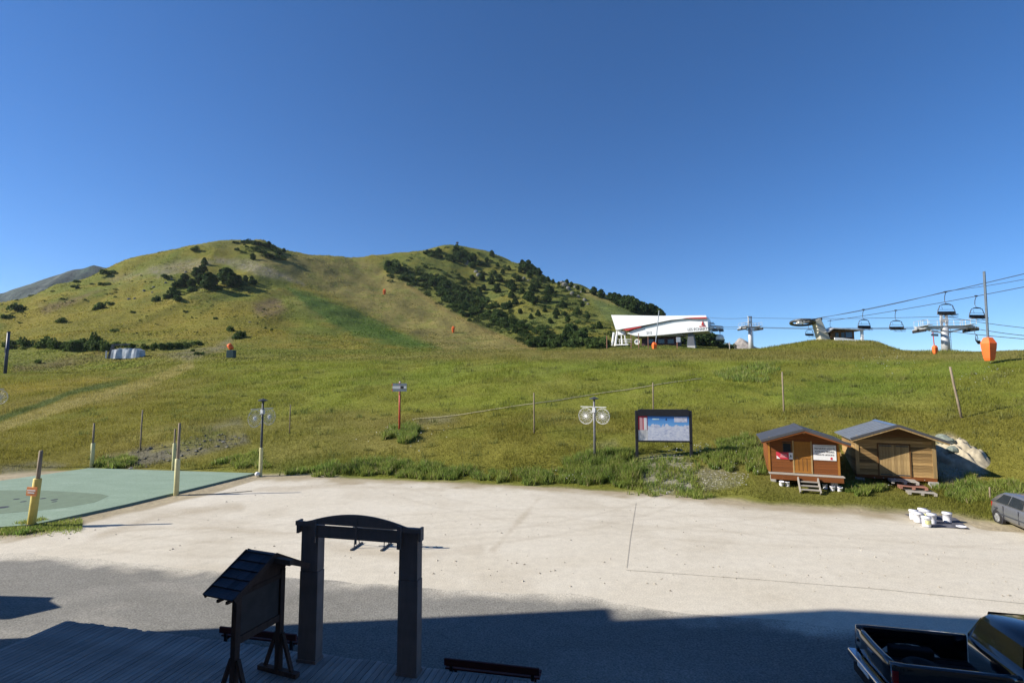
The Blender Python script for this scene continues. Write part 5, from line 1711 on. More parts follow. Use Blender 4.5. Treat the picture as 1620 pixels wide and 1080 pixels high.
b = MB(); a_, c_ = q(1358.5, 540), q(1361.5, 523.4); b.box(((a_[0] + c_[0]) / 2, -.5, (a_[1] + c_[1]) / 2 - .2), (c_[0] - a_[0] + .05, .3, c_[1] - a_[1] + .4)); b.build('post', M['white_paint'], cb)
b = MB(); b.prism_xz([q(1316, 534.5), q(1326, 535), q(1352, 538.5), q(1352, 541.5), q(1316, 540)], -1.2, -1.0); b.build('skirt', M['white_paint'], cb)

# ------------------------------------------------------------------ black pick-up
_tf, _tn = on_z(1352, 985, 1.045), on_z(1424, 1043, 1.045)
_tq = on_z(1540, 1003, 1.045)
_ty = math.atan2(_tq.y - _tf.y, _tq.x - _tf.x)
_tm = _tf + Vector((math.sin(_ty), -math.cos(_ty), 0)) * .80
tk = thing('pickup_truck', (_tm.x, _tm.y, 0), _ty, 'black pick-up truck with an empty open bed in the shade', 'pickup truck')
# local x forward, y to its left; origin at the middle of the tailgate
HWD = .82
def side_panel(sy):
    b = MB()
    xs_ = [.0, .25, .6, .74, .95, 1.16, 1.3, 1.75, 2.02]
    def low(x_):
        d = abs(x_ - .95)
        return .62 + .13 * math.sqrt(max(0, 1 - (d / .42) ** 2)) if d < .42 else .40
    ri = []
    for x_ in xs_:
        y_ = HWD - (.04 if x_ < .1 else 0)
        ri.append([Vector((x_, sy * (y_ - .07), low(x_))), Vector((x_, sy * y_, low(x_))), Vector((x_, sy * (y_ + .035), .72 if low(x_) < .7 else .80)), Vector((x_, sy * (y_ + .01), .98)), Vector((x_, sy * (y_ - .02), 1.04)), Vector((x_, sy * (y_ - .085), 1.045)), Vector((x_, sy * (y_ - .10), 1.0))])
    b.loft(ri)
    b.build('side_panel', M['truck_paint'], tk, True, bevel=.0)
for sy in (-1, 1): side_panel(sy)
b = MB()
rr_ = []
for y_, dx in ((-.73, .02), (-.45, 0), (0, -.012), (.45, 0), (.73, .02)):
    rr_.append([Vector((dx + .09, y_, .5)), Vector((dx, y_, .5)), Vector((dx - .03, y_, .66)), Vector((dx - .012, y_, .74)), Vector((dx - .03, y_, .84)), Vector((dx - .02, y_, .98)), Vector((dx + .015, y_, 1.035)), Vector((dx + .075, y_, 1.035)), Vector((dx + .09, y_, 1.0))])
b.loft(rr_); tg = b.build('tailgate', M['truck_paint'], tk, True)
b = MB(); b.box((-.045, 0, .86), (.02, .2, .05)); b.build('handle', M['chrome'], tg)
for sy in (-1, 1):
    b = MB(); b.cbox((.05, sy * .795, .77), (.10, .07, .30), .02); b.build('taillight', M['tail_red'], tk)
b = MB(); b.box((1.02, 0, .52), (1.96, 1.5, .04))
for k in range(9): b.box((1.02, -.68 + k * .17, .545), (1.9, .05, .02))
tag(b.build('bed_floor', M['truck_liner'], tk), kind='stuff')
for sy in (-1, 1):
    b = MB(); b.box((.95, sy * .63, .64), (.8, .2, .22)); b.build('wheel_arch', M['truck_liner'], tk, bevel=.04)
b = MB(); b.lathe([(.30, 0), (.34, .06), (.34, .12), (.28, .18), (.17, .18), (.14, .12), (.001, .12)], (.85, -.02, .55), 20, caps=False); b.build('spare_tyre', M['black_rubber'], tk, True)
b = MB(); b.box((-.09, 0, .47), (.17, 1.56, .16)); bp = b.build('bumper', M['chrome'], tk, bevel=.03)
b = MB(); b.box((-.18, 0, .47), (.012, .5, .11)); b.build('number_plate', M['sign_white'], bp)
b = MB(); b.box((1.5, 0, .36), (3.4, .8, .16)); b.build('chassis', M['truck_liner'], tk)
# cab
def ring(x_, zb, zr, wb, wr):
    return [Vector((x_, -wb, zb)), Vector((x_, -wb - .02, zb + .35)), Vector((x_, -wb, 1.06)), Vector((x_, -wr, zr - .07)), Vector((x_, -wr + .12, zr)), Vector((x_, wr - .12, zr)), Vector((x_, wr, zr - .07)), Vector((x_, wb, 1.06)), Vector((x_, wb + .02, zb + .35)), Vector((x_, wb, zb))]
b = MB()
b.loft([ring(2.08, .42, 1.07, .80, .79), ring(2.10, .42, 1.08, .82, .80), ring(2.24, .42, 1.53, .83, .64), ring(2.34, .42, 1.60, .83, .63), ring(3.0, .42, 1.63, .83, .63), ring(3.5, .42, 1.57, .83, .63), ring(4.05, .42, 1.12, .83, .72), ring(4.2, .42, 1.06, .82, .74), ring(5.0, .46, .98, .78, .70), ring(5.1, .5, .86, .74, .66)])
cab = b.build('cab', M['truck_paint'], tk, True)
b = MB(); b.add([(2.118, -.68, 1.14), (2.118, .68, 1.14), (2.222, .56, 1.47), (2.222, -.56, 1.47)], [(0, 1, 2, 3)]); b.v = [(x_ - .012, y_, z_) for x_, y_, z_ in b.v]; b.build('rear_window', M['glass'], cab)
for sy in (-1, 1):
    b = MB(); b.add([(2.32, sy * .80, 1.12), (3.15, sy * .80, 1.12), (3.10, sy * .655, 1.58), (2.40, sy * .655, 1.58)], [(0, 1, 2, 3)]); b.v = [(x_, y_ + sy * .02, z_) for x_, y_, z_ in b.v]; b.build('side_window', M['glass'], cab)
    b = MB(); b.add([(3.22, sy * .80, 1.12), (3.9, sy * .79, 1.12), (3.45, sy * .655, 1.56), (3.18, sy * .655, 1.58)], [(0, 1, 2, 3)]); b.v = [(x_, y_ + sy * .02, z_) for x_, y_, z_ in b.v]; b.build('side_window', M['glass'], cab)
    b = MB(); b.box((3.05, sy * .865, .96), (.18, .03, .04)); b.build('door_handle', M['chrome'], cab)
    b = MB(); b.cbox((3.75, sy * .95, 1.12), (.1, .18, .16), .03); b.build('side_mirror', M['truck_paint'], cab)
b = MB(); b.add([(4.02, -.68, 1.13), (4.02, .68, 1.13), (3.56, .56, 1.59), (3.56, -.56, 1.59)], [(0, 1, 2, 3)]); b.v = [(x_ + .015, y_, z_ + .01) for x_, y_, z_ in b.v]; b.build('windscreen', M['glass'], cab)


def wheels(par, places, r, w, rim):
    for x_, sy, y_ in places:
        M0 = Matrix.Translation((x_, y_, r)) @ Matrix.Rotation(R(90), 4, 'X')
        wh = bpy.data.objects.new('wheel', None); col.objects.link(wh); wh.parent = par
        b = MB(); b.lathe([(r * .62, -w / 2), (r * .93, -w / 2), (r, -w * .3), (r, w * .3), (r * .93, w / 2), (r * .62, w / 2)], n=24, caps=False, M=M0); b.build('tyre', M['black_rubber'], wh, True)
        b = MB(); s_ = 1 if sy > 0 else -1
        M1 = M0
        b.lathe([(r * .64, -w * .40), (r * .64, w * .40)], n=20, M=M1)
        for k in range(6):
            a_ = k * math.pi / 3
            b.add(*(lambda bb: (bb.v, bb.f))(MB().beam((.1 * r * math.cos(a_), .1 * r * math.sin(a_), -s_ * w * .44), (.6 * r * math.cos(a_), .6 * r * math.sin(a_), -s_ * w * .42), r * .22, .02)), M=M1)
        b.build('rim', rim, wh)


wheels(tk, [(.95, -1, -.74), (.95, 1, .74), (4.2, -1, -.74), (4.2, 1, .74)], .36, .24, M['steel'])

# ------------------------------------------------------------------ silver estate car at the right edge
_wc = on_z(1582, 829, .0); _ca = R(-105)
cl = _wc - Vector((.60 * math.cos(_ca) + .77 * math.sin(_ca), .60 * math.sin(_ca) - .77 * math.cos(_ca), 0))
car = thing('parked_car', (cl.x, cl.y, 0), _ca, 'silver grey hatchback parked at the edge of the gravel', 'car')
HC = .83
def cring(x_, zb, zt2, w):
    return [Vector((x_, -w + .10, zb)), Vector((x_, -w, zb + .12)), Vector((x_, -w - .015, .62)), Vector((x_, -w + .03, zt2 - .04)), Vector((x_, -w + .10, zt2)), Vector((x_, w - .10, zt2)), Vector((x_, w - .03, zt2 - .04)), Vector((x_, w + .015, .62)), Vector((x_, w, zb + .12)), Vector((x_, w - .10, zb))]
b = MB(); b.loft([cring(0, .42, .84, .66), cring(.04, .34, .92, .72), cring(.2, .26, .955, .80), cring(.7, .24, .95, .83), cring(1.4, .22, .93, .84), cring(2.6, .22, .91, .84), cring(3.2, .22, .88, .84), cring(3.9, .24, .78, .80), cring(4.15, .3, .66, .70), cring(4.2, .36, .58, .62)])
body = b.build('body', M['car_paint'], car, True)
b = MB()
def groof(x_, z_, w, zb=.92): return [Vector((x_, -.79, zb)), Vector((x_, -w - .02, z_ - .06)), Vector((x_, -w + .08, z_)), Vector((x_, w - .08, z_)), Vector((x_, w + .02, z_ - .06)), Vector((x_, .79, zb))]
b.loft([groof(.10, .97, .74), groof(.34, 1.26, .62), groof(.62, 1.39, .57), groof(1.3, 1.42, .56), groof(2.0, 1.39, .57), groof(2.3, 1.33, .60), groof(3.05, .94, .74)])
cabn = b.build('roof', M['car_paint'], car, True)
for sy in (-1, 1):
    for pts in (((.44, .97), (1.18, .955), (1.18, 1.33), (.72, 1.31)), ((1.25, .955), (2.1, .95), (1.98, 1.31), (1.25, 1.335))):
        b = MB()
        def yy(z_): return .795 - (z_ - .92) / .42 * .20
        b.add([(x_, sy * (yy(z_) + .012), z_) for x_, z_ in pts], [(0, 1, 2, 3)]); b.build('side_window', M['glass'], cabn)
    b = MB(); b.box((.55, sy * .86, .70), (.18, .03, .06)); b.build('door_handle', M['dark_steel'], body)
    for x_ in (.98, 1.95, 2.95):
        b = MB(); b.box((x_ if x_ != .98 else 1.02, sy * .853, .60), (.012, .02, .55)); b.build('door_seam', M['ink'], body)
    b = MB(); b.box((1.6, sy * .86, .50), (1.9, .02, .05)); b.build('side_moulding', M['dark_steel'], body)
    b = MB(); b.cbox((.05, sy * .66, .78), (.07, .16, .2), .02); b.build('taillight', M['tail_red'], body)
b = MB(); b.add([(.115, -.62, 1.0), (.115, .62, 1.0), (.36, .52, 1.28), (.36, -.52, 1.28)], [(0, 1, 2, 3)]); b.v = [(x_ - .02, y_, z_ + .012) for x_, y_, z_ in b.v]; b.build('rear_window', M['glass'], cabn)
b = MB(); b.cbox((-.02, 0, .46), (.14, 1.4, .18), .05); b.build('bumper', M['car_paint'], body)
b = MB(); b.box((-.095, 0, .62), (.012, .5, .11)); b.build('number_plate', M['sign_white'], body)
for sy in (-1, 1):
    for x_ in (.60, 3.2):
        b = MB(); b.lathe([(.345, -.06), (.345, .06)], n=24, M=Matrix.Translation((x_, sy * .775, .31)) @ Matrix.Rotation(R(90), 4, 'X')); b.build('wheel_arch', M['ink'], body)
wheels(car, [(.60, -1, -.77), (.60, 1, .77), (3.2, -1, -.77), (3.2, 1, .77)], .30, .19, M['steel'])
#=====PART4=====
#=====PART4=====
# ------------------------------------------------------------------ rope along the slope, cables on the lot
def ground_line(pts, r, mat, name, lab, cat, lift=.0, n=40, flat=None):
    W_ = [(G(*p) if flat is None else on_z(p[0], p[1], flat)) for p in pts]
    out = []
    for a_, b_ in zip(W_[:-1], W_[1:]):
        for k in range(n):
            q = a_.lerp(b_, k / n)
            if flat is None: q.z = float(zt(q.x, q.y)) + lift
            q.x += (vnoise([q.x * .8], [q.y * .8], 5)[0] - .5) * (.12 if flat is None else .0)
            out.append(q)
    b = MB(); b.tube(out, r, 5)
    return b.build(name, mat, None, label=lab, cat=cat)


ground_line([(652, 665), (720, 659), (845, 640), (940, 625), (1034, 611), (1112, 600)], .05, M['rope'], 'rope', 'pale rope lying across the grass slope above the map board', 'rope', .10)
ground_line([(1006, 795), (997, 850), (991, 899)], .0045, M['thin_line'], 'ground_cable', 'thin dark cable on the gravel running towards the bank', 'cable', flat=.02)
ground_line([(991, 901), (1200, 916), (1400, 932), (1640, 956)], .0045, M['thin_line'], 'ground_cable', 'long thin dark cable along the gravel towards the pick-up', 'cable', flat=.02)
ground_line([(298, 782), (340, 781), (400, 776)], .02, M['thin_line'], 'post_shadow', 'dark strip drawn as the shadow of the padded post at the mat edge', 'post_shadow', flat=.03)  # thin dark tube standing in for the cast shadow of the padded post

# ------------------------------------------------------------------ heap of sandy earth and boulders behind the weathered hut
hp = G(1512, 742)
def heap(c, rx, ry, h_, name, mat, lab, cat, seed, n=44):
    vs, fs = [], []
    for i in range(n):
        for j in range(n):
            u, v_ = i / (n - 1) * 2 - 1, j / (n - 1) * 2 - 1
            d = math.hypot(u, v_)
            x_, y_ = c[0] + u * rx, c[1] + v_ * ry
            k = max(0, 1 - d * d) ** .8 * (0.25 + 1.3 * float(fbm([u * 3.4 + 2], [v_ * 3.4], 5, seed)[0]))
            vs.append((x_, y_, float(zt(x_, y_)) - .06 + h_ * k))
    fs = [(i * n + j, (i + 1) * n + j, (i + 1) * n + j + 1, i * n + j + 1) for i in range(n - 1) for j in range(n - 1)]
    b = MB(); b.add(vs, fs)
    return b.build(name, mat, None, True, label=lab, cat=cat)


hh = G(1518, 722)
heap((hh.x, hh.y), 1.2, 1.45, .85, 'earth_heap', simple('sandy_earth', (.40, .35, .25), .95, var=.35, nscale=3, bmp=.8), 'pale sandy heap of earth on the bank behind the weathered hut', 'heap', 9)


def boulder(c, r, seed, squash=.7):
    vs, fs = [], []
    n, m = 14, 9
    for i in range(m + 1):
        th = math.pi * i / m
        for j in range(n):
            ph = 2 * math.pi * j / n
            d = (math.sin(th) * math.cos(ph), math.sin(th) * math.sin(ph), math.cos(th))
            k = r * (.65 + .7 * float(fbm([d[0] * 1.3 + seed], [d[1] * 1.3 + d[2] * 1.7], 3, seed)[0]))
            vs.append((d[0] * k, d[1] * k, d[2] * k * squash))
    fs = [(i * n + j, i * n + (j + 1) % n, (i + 1) * n + (j + 1) % n, (i + 1) * n + j) for i in range(m) for j in range(n)]
    b = MB(); b.add(vs, fs)
    return b


rock_green = simple('rock_green', (.21, .24, .20), .95, var=.4, nscale=3, bmp=.8)
for k, (px, py, r, lab) in enumerate(((1493, 708, .42, 'largest greyish green boulder against the wall end of the weathered hut'), (1500, 716, .36, 'middle greyish green boulder on the sandy heap'), (1508, 727, .28, 'lowest greyish green boulder at the rim of the sandy heap'))):
    p = G(px, py)
    o = boulder(p, r, k + 3).build('boulder', rock_green, None, label=lab, cat='boulder', group='boulders behind the weathered hut')
    o.location = (p.x, p.y, p.z + r * .2 + (.40, .55, .50)[k])

# rocks of the hills
rockm = [boulder((0, 0, 0), 1.0, 20 + k, 1.15).mesh('rock', M['rock']) for k in range(4)]
def rock(px, py, s_, lab, g):
    p = G(px, py)
    o = link_mesh('rock', rockm[random.randrange(4)], None, label=lab, cat='rock', group=g)
    k = s_ * p.y / FOC * .42
    o.location = (p.x, p.y, p.z + k * .1); o.scale = (k, k, k * random.uniform(.7, 1.2)); o.rotation_euler = (random.uniform(-.4, .4), 0, random.uniform(0, 6))
for px, py, s_ in ((893, 452, 13), (888, 448, 9), (899, 459, 10), (905, 466, 9), (915, 470, 8), (921, 462, 7), (925, 476, 8), (910, 455, 7), (930, 482, 6)):
    rock(px, py, s_, 'grey rock of the outcrop high on the bushy hill shoulder', 'rocks of the outcrop on the hill shoulder')
for px, py, s_ in ((757, 436, 10), (753, 431, 8), (762, 443, 8), (748, 440, 6)):
    rock(px, py, s_, 'pale rock of the small outcrop below the summit bushes', 'rocks below the summit bushes')
for px, py, s_ in ((738, 418, 13), (730, 412, 11), (745, 412, 11), (829, 442, 7), (836, 444, 6)):
    rock(px, py, s_, 'dark rock among the bushes under the summit', 'rocks among summit bushes')
for px, py, s_ in ((204, 474, 6), (228, 461, 5), (241, 463, 4), (243, 455, 5), (262, 448, 4), (272, 442, 5), (294, 431, 5), (213, 473, 4), (395, 510, 4)):
    rock(px, py, s_, 'pale stone lying on the grassy left hillside', 'pale stones on the left hillside')

# ------------------------------------------------------------------ trees and bushes
def leaf_cloud(n, size, shape, seed, tilt=.9):
    """n leaf clumps (two crossed bent quads each) spread through a crown given by shape(u) -> point"""
    r_ = random.Random(seed)
    b = MB()
    for k in range(n):
        p, s_ = shape(r_)
        s_ *= size
        for q in range(2):
            a_ = r_.uniform(0, 6.28); t_ = r_.uniform(-tilt, tilt)
            M3 = Matrix.Translation(p) @ Matrix.Rotation(a_, 4, 'Z') @ Matrix.Rotation(t_, 4, 'X')
            w_, h_ = s_ * r_.uniform(.7, 1.2), s_ * r_.uniform(.6, 1.1)
            b.add([(-w_ / 2, 0, -h_ / 2), (w_ / 2, 0, -h_ / 2 * r_.uniform(.4, 1)), (w_ * .35, .15 * s_, h_ / 2), (-w_ * .3, .1 * s_, h_ / 2)], [(0, 1, 2, 3)], M3)
    return b


def pine_shape(r_):
    u = r_.random() ** .8                      # height
    tier = .5 + .5 * abs(math.sin(u * 17 + 1))
    rad = (.05 + .34 * (1 - u) ** .75 * min(1, u * 6 + .25)) * (.62 + .38 * tier)
    a_ = r_.uniform(0, 6.28)
    k = rad * math.sqrt(r_.uniform(.25, 1))
    return Vector((k * math.cos(a_), k * math.sin(a_), .08 + u * .9)), .10 + .07 * (1 - u)


def cembro_shape(r_):
    u = r_.random()
    rad = .30 * math.sin(math.pi * min(1, (u * .86 + .12))) ** .6
    a_ = r_.uniform(0, 6.28)
    rad *= .78 + .3 * math.sin(3 * a_ + u * 9)
    k = rad * math.sqrt(r_.uniform(.2, 1))
    return Vector((k * math.cos(a_), k * math.sin(a_), .1 + u * .86)), .13


def bush_shape(lobes):
    def f(r_):
        c = lobes[r_.randrange(len(lobes))]
        while True:
            d = Vector((r_.uniform(-1, 1), r_.uniform(-1, 1), r_.uniform(-.3, 1)))
            if .35 < d.length < 1: break
        return Vector((c[0] + d.x * c[3], c[1] + d.y * c[3], max(.02, c[2] + d.z * c[3] * .9))), .17
    return f


trunk = MB(); trunk.tube([(0, 0, -.06), (.005, 0, .12), (0, .01, .5), (0, 0, .9)], [.028, .02, .012, .004], 7)
for k in range(6):
    a_ = k * 2.3; z_ = .2 + k * .1
    trunk.tube([(0, 0, z_), (.16 * math.cos(a_), .16 * math.sin(a_), z_ + .06)], [.008, .003], 4)
trunk_m = trunk.mesh('trunk', M['bark'])
crowns = [leaf_cloud(330, .85, pine_shape, 5 + k).mesh('crown', M['larch']) for k in range(3)] + [leaf_cloud(330, .85, cembro_shape, 15 + k).mesh('crown', M['larch']) for k in range(3)]
bushes = []
for k in range(6):
    r_ = random.Random(100 + k)
    lobes = [(r_.uniform(-.5, .5), r_.uniform(-.4, .4), r_.uniform(.1, .45), r_.uniform(.28, .5)) for _ in range(5)]
    bushes.append(leaf_cloud(300, 1.0, bush_shape(lobes), 200 + k).mesh('bush', M['alder']))
bushes_dark = []
for k in range(3):
    me = bushes[k].copy(); me.materials.clear(); me.materials.append(M['larch']); bushes_dark.append(me)


def tree(px, py, hpx, lab, g, kind=None, wide=1.0, Y=None):
    p = G(px, py) if Y is None else at(px, Y)
    h_ = hpx * p.y / FOC
    t_ = thing('conifer_tree', (p.x, p.y, p.z - .02 * h_), random.uniform(0, 6), lab, 'tree', g)
    link_mesh('trunk', trunk_m, t_)
    k = random.randrange(6) if kind is None else kind * 3 + random.randrange(3)
    link_mesh('crown', crowns[k], t_)
    t_.scale = (h_ * wide, h_ * wide, h_)


def bush(px, py, wpx, hpx, lab, g, dark=False, Y=None):
    p = G(px, py) if Y is None else at(px, Y)
    s_ = p.y / FOC
    me = random.choice(bushes_dark if dark else bushes)
    o = link_mesh('bush', me, None, label=lab, cat='bush', group=g)
    o.location = (p.x, p.y, p.z - .05 * hpx * s_)
    o.scale = (wpx * s_ / 1.5, wpx * s_ / 1.5 * random.uniform(.7, 1), hpx * s_ / .85)
    o.rotation_euler = (0, 0, random.uniform(0, 6))


# left hill
g = 'dark conifers clumped on the left hill'
for px, py, h_ in ((310, 440, 18), (321, 433, 16), (330, 459, 30), (316, 452, 20), (291, 454, 22), (303, 458, 18), (338, 452, 16), (358, 452, 30), (366, 455, 26), (352, 446, 22), (376, 452, 18), (388, 447, 12), (398, 446, 10)):
    tree(px, py, h_, 'dark conifer in the clump on the flank of the left hill', g, 1, 1.35)
tree(323, 419, 12, 'small lone conifer above the dark clump on the left hill', g, 0, 1.3)
tree(400, 412, 12, 'small conifer on the bare ground below the left summit', None, 1, 1.3)
for px, py, h_ in ((391, 386, 8), (425, 391, 10), (449, 400, 8)):
    tree(px, py, h_, 'small conifer on the skyline of the left summit', 'skyline conifers of the left summit', 1, 1.4)
g = 'low bushes along the left summit'
for px, py, w_, h_ in ((385, 385, 12, 6), (397, 386, 16, 8), (407, 388, 18, 8), (417, 390, 16, 8), (432, 396, 16, 10), (440, 402, 18, 10), (428, 408, 22, 10), (443, 411, 18, 9), (415, 401, 14, 6), (405, 395, 12, 6), (372, 385, 8, 4), (375, 396, 9, 5)):
    bush(px, py, w_, h_, 'low dark bush on the left summit', g, True)
g = 'dark scrub below the conifer clump'
for px, py, w_, h_ in ((285, 454, 22, 14), (275, 470, 24, 16), (264, 473, 18, 12), (282, 476, 18, 10), (246, 477, 16, 10), (398, 450, 22, 10), (380, 452, 20, 10), (340, 459, 24, 12), (302, 462, 20, 10)):
    bush(px, py, w_, h_, 'dark scrub at the foot of the conifer clump', g, True)
g = 'scattered bushes on the left hillside'
for px, py, w_, h_ in ((310, 397, 14, 8), (169, 435, 20, 11), (262, 441, 18, 9), (165, 452, 16, 7), (122, 447, 10, 6), (120, 457, 12, 7), (160, 489, 26, 13), (175, 483, 14, 7), (152, 491, 14, 8), (28, 492, 28, 14), (12, 504, 16, 8), (100, 510, 18, 8), (180, 525, 14, 6), (363, 524, 16, 10), (383, 533, 24, 12), (372, 536, 20, 9), (314, 562, 14, 7), (293, 494, 8, 4), (210, 495, 8, 4), (60, 575, 14, 8), (305, 556, 10, 5), (340, 505, 10, 5), (430, 523, 7, 4), (420, 520, 6, 4)):
    bush(px, py, w_, h_, 'single bush scattered on the grassy left hillside', g)
g = 'grey green alders at the foot of the left hill'
for px, py, w_, h_ in ((25, 548, 22, 14), (40, 549, 24, 16), (12, 552, 20, 10), (73, 550, 26, 18), (88, 552, 26, 18), (102, 552, 18, 14), (112, 555, 26, 20), (126, 555, 28, 22), (142, 556, 26, 20), (152, 545, 22, 20), (160, 555, 22, 20), (172, 556, 18, 16), (135, 548, 20, 16), (230, 553, 16, 10), (243, 552, 18, 12), (258, 553, 20, 14), (272, 552, 20, 14), (285, 551, 20, 12), (298, 549, 18, 10), (312, 546, 16, 8), (182, 548, 14, 10), (196, 550, 12, 10), (210, 551, 14, 10)):
    bush(px, py, w_, h_, 'grey green alder in the belt at the foot of the left hill', g)

# right hill
g = 'pines on the bushy skyline'
for px, py, h_ in ((826, 423, 13), (829, 425, 12), (836, 426, 16), (832, 431, 16), (841, 433, 16), (846, 435, 14), (852, 438, 15), (823, 432, 12), (838, 440, 14), (867, 446, 9), (875, 449, 8), (884, 452, 7), (897, 450, 9), (904, 453, 8), (914, 459, 8), (922, 463, 8), (925, 464, 6)):
    tree(px, py, h_, 'pine on the skyline of the bushy hill above the outcrop', g, 1, 1.3)
for px, py, h_ in ((939, 467, 14), (951, 472, 15)):
    tree(px, py, h_, 'one of two separate round pines on the skyline ridge', 'pair of pines on the skyline ridge', 1, 1.5)
g = 'pines in the grove behind the lift station'
for px, py, h_ in ((965, 476, 14), (972, 480, 18), (979, 484, 20), (985, 487, 18), (988, 488, 22), (994, 490, 24), (1000, 492, 25), (1006, 495, 24), (1012, 497, 22), (1018, 499, 22), (1024, 500, 20), (1030, 501, 22), (1037, 503, 20), (1043, 505, 18), (1048, 508, 16), (991, 489, 18), (1003, 495, 20), (1015, 499, 18)):
    tree(px, py, h_, 'dark pine in the dense grove on the ridge behind the station', g, 1, 1.35)
g = 'trees below the open end of the station'
for k, (px, hpx, w_) in enumerate(((1066, 20, 1.6), (1074, 22, 1.6), (1081, 18, 1.6), (1098, 24, 1.5), (1104, 27, 1.5), (1111, 30, 1.4), (1118, 26, 1.5), (1124, 28, 1.4), (1131, 24, 1.5), (1138, 20, 1.5), (1108, 22, 1.6), (1128, 20, 1.6))):
    p = P(px, 552, 165 + (k % 3) * 6)
    t_ = thing('conifer_tree', (p.x, p.y, p.z - 1), k, 'dark tree showing below the open end of the lift station', 'tree', g)
    link_mesh('trunk', trunk_m, t_); link_mesh('crown', crowns[3 + k % 3], t_)
    h_ = hpx * p.y / FOC + 1
    t_.scale = (h_ * w_, h_ * w_, h_)
for px in (1145, 1150, 1157, 1143):
    p = P(px, 554, 140); s_ = p.y / FOC
    o = link_mesh('bush', bushes[px % 6], None, label='green bush on the crest between the station and the pylon', cat='bush', group='bushes on the crest beside the station')
    o.location = p; o.scale = (10 * s_, 10 * s_, 13 * s_)
g = 'single shrubs scattered over the bushy hill'
r2 = random.Random(11)
trees_f = [(778, 406, 10), (762, 445, 12), (777, 450, 14), (790, 446, 12), (809, 458, 16), (812, 462, 14), (803, 455, 10), (786, 463, 14), (765, 460, 10), (842, 463, 14), (850, 456, 12), (868, 466, 16), (866, 478, 14), (838, 478, 18), (845, 482, 14), (832, 474, 12), (809, 472, 12), (815, 482, 12), (806, 485, 10), (890, 487, 12), (880, 499, 12), (879, 504, 8), (851, 500, 10), (898, 510, 10), (895, 487, 8), (921, 486, 10), (948, 520, 12), (757, 421, 10), (747, 447, 12), (758, 465, 12), (862, 494, 8), (872, 462, 10), (826, 465, 10), (857, 447, 10), (893, 500, 8), (915, 497, 9), (930, 505, 9), (870, 512, 9), (840, 505, 9), (823, 497, 9), (795, 433, 8), (805, 428, 8), (787, 422, 7), (770, 415, 8), (820, 445, 10), (783, 435, 8), (905, 520, 9)]
for px, py, h_ in trees_f:
    tree(px, py, h_ * 1.05, 'small conifer scattered over the face of the bushy hill', 'small conifers scattered over the bushy hill', r2.choice((0, 1)), 1.45)
# dense thickets
def band(pts, width, n, w0, w1, lab, g, dark=.5, hk=.6):
    seg = []
    for a_, b_ in zip(pts[:-1], pts[1:]): seg.append(math.hypot(b_[0] - a_[0], b_[1] - a_[1]))
    tot = sum(seg)
    for k in range(n):
        d = r2.uniform(0, tot); i = 0
        while i < len(seg) - 1 and d > seg[i]: d -= seg[i]; i += 1
        u = d / seg[i]
        px = pts[i][0] + (pts[i + 1][0] - pts[i][0]) * u; py = pts[i][1] + (pts[i + 1][1] - pts[i][1]) * u + r2.uniform(-width, width)
        w_ = r2.uniform(w0, w1)
        bush(px, py, w_, w_ * hk * r2.uniform(.8, 1.2), lab, g, r2.random() < dark)
band([(612, 428), (650, 440), (690, 452), (720, 466), (760, 478), (800, 498)], 9, 62, 12, 20, 'shrub in the upper dark thicket beside the ski slope', 'shrubs of the upper thicket beside the ski slope', .75)
band([(700, 470), (730, 492), (770, 500), (800, 512), (840, 528), (880, 540)], 8, 55, 12, 20, 'shrub in the lower thicket beside the ski slope', 'shrubs of the lower thicket beside the ski slope', .5)
band([(835, 545), (880, 545), (930, 548), (962, 549)], 5, 30, 14, 24, 'rounded alder at the foot of the bushy hill', 'alders at the foot of the bushy hill', .15, .75)
band([(880, 528), (905, 530), (925, 535)], 8, 12, 16, 26, 'large dark alder near the foot of the bushy hill', 'large dark alders near the hill foot', .6, .8)
band([(670, 403), (700, 405), (735, 410), (750, 418)], 7, 20, 9, 15, 'low shrub close under the summit of the bushy hill', 'low shrubs under the summit', .7)
band([(720, 405), (735, 412), (748, 420)], 7, 14, 12, 18, 'dark shrub on the rocks under the summit', 'dark shrubs on the summit rocks', 1.0, .9)
# the small scrub between them, past counting: one mass
def scrub_mass(bands, name, seed):
    r3 = random.Random(seed)
    V, F, C = [], [], []
    src = []
    for me in bushes[:3]:
        co = np.empty(len(me.vertices) * 3, np.float32); me.vertices.foreach_get('co', co)
        fi = np.array([p.vertices[:] for p in me.polygons])
        src.append((co.reshape(-1, 3)[:640], fi[:160]))
    n0 = 0
    for pts, width, n, w0, w1 in bands:
        for k in range(n):
            i = r3.randrange(len(pts) - 1); u = r3.random()
            px = pts[i][0] + (pts[i + 1][0] - pts[i][0]) * u + r3.uniform(-6, 6); py = pts[i][1] + (pts[i + 1][1] - pts[i][1]) * u + r3.uniform(-width, width)
            p = G(px, py)
            if p.y < 100: continue
            s_ = r3.uniform(w0, w1) * p.y / FOC / 1.5; a_ = r3.uniform(0, 6.28); hh_ = s_ * r3.uniform(.8, 1.2)
            co, fi = src[r3.randrange(3)]
            q = np.stack([(co[:, 0] * math.cos(a_) - co[:, 1] * math.sin(a_)) * s_ + p.x, (co[:, 0] * math.sin(a_) + co[:, 1] * math.cos(a_)) * s_ + p.y, co[:, 2] * hh_ + p.z - .1 * s_], 1)
            V.append(q); F.append(fi + n0); n0 += len(co)
            c = np.array((.050, .080, .024)) * r3.uniform(.7, 1.5)
            C.append(np.repeat(c[None], len(co), 0))
    V, F, C = np.concatenate(V), np.concatenate(F), np.concatenate(C)
    return link_mesh(name, np_mesh(name, V, F, M['blade'], C, smooth=False), kind='stuff')


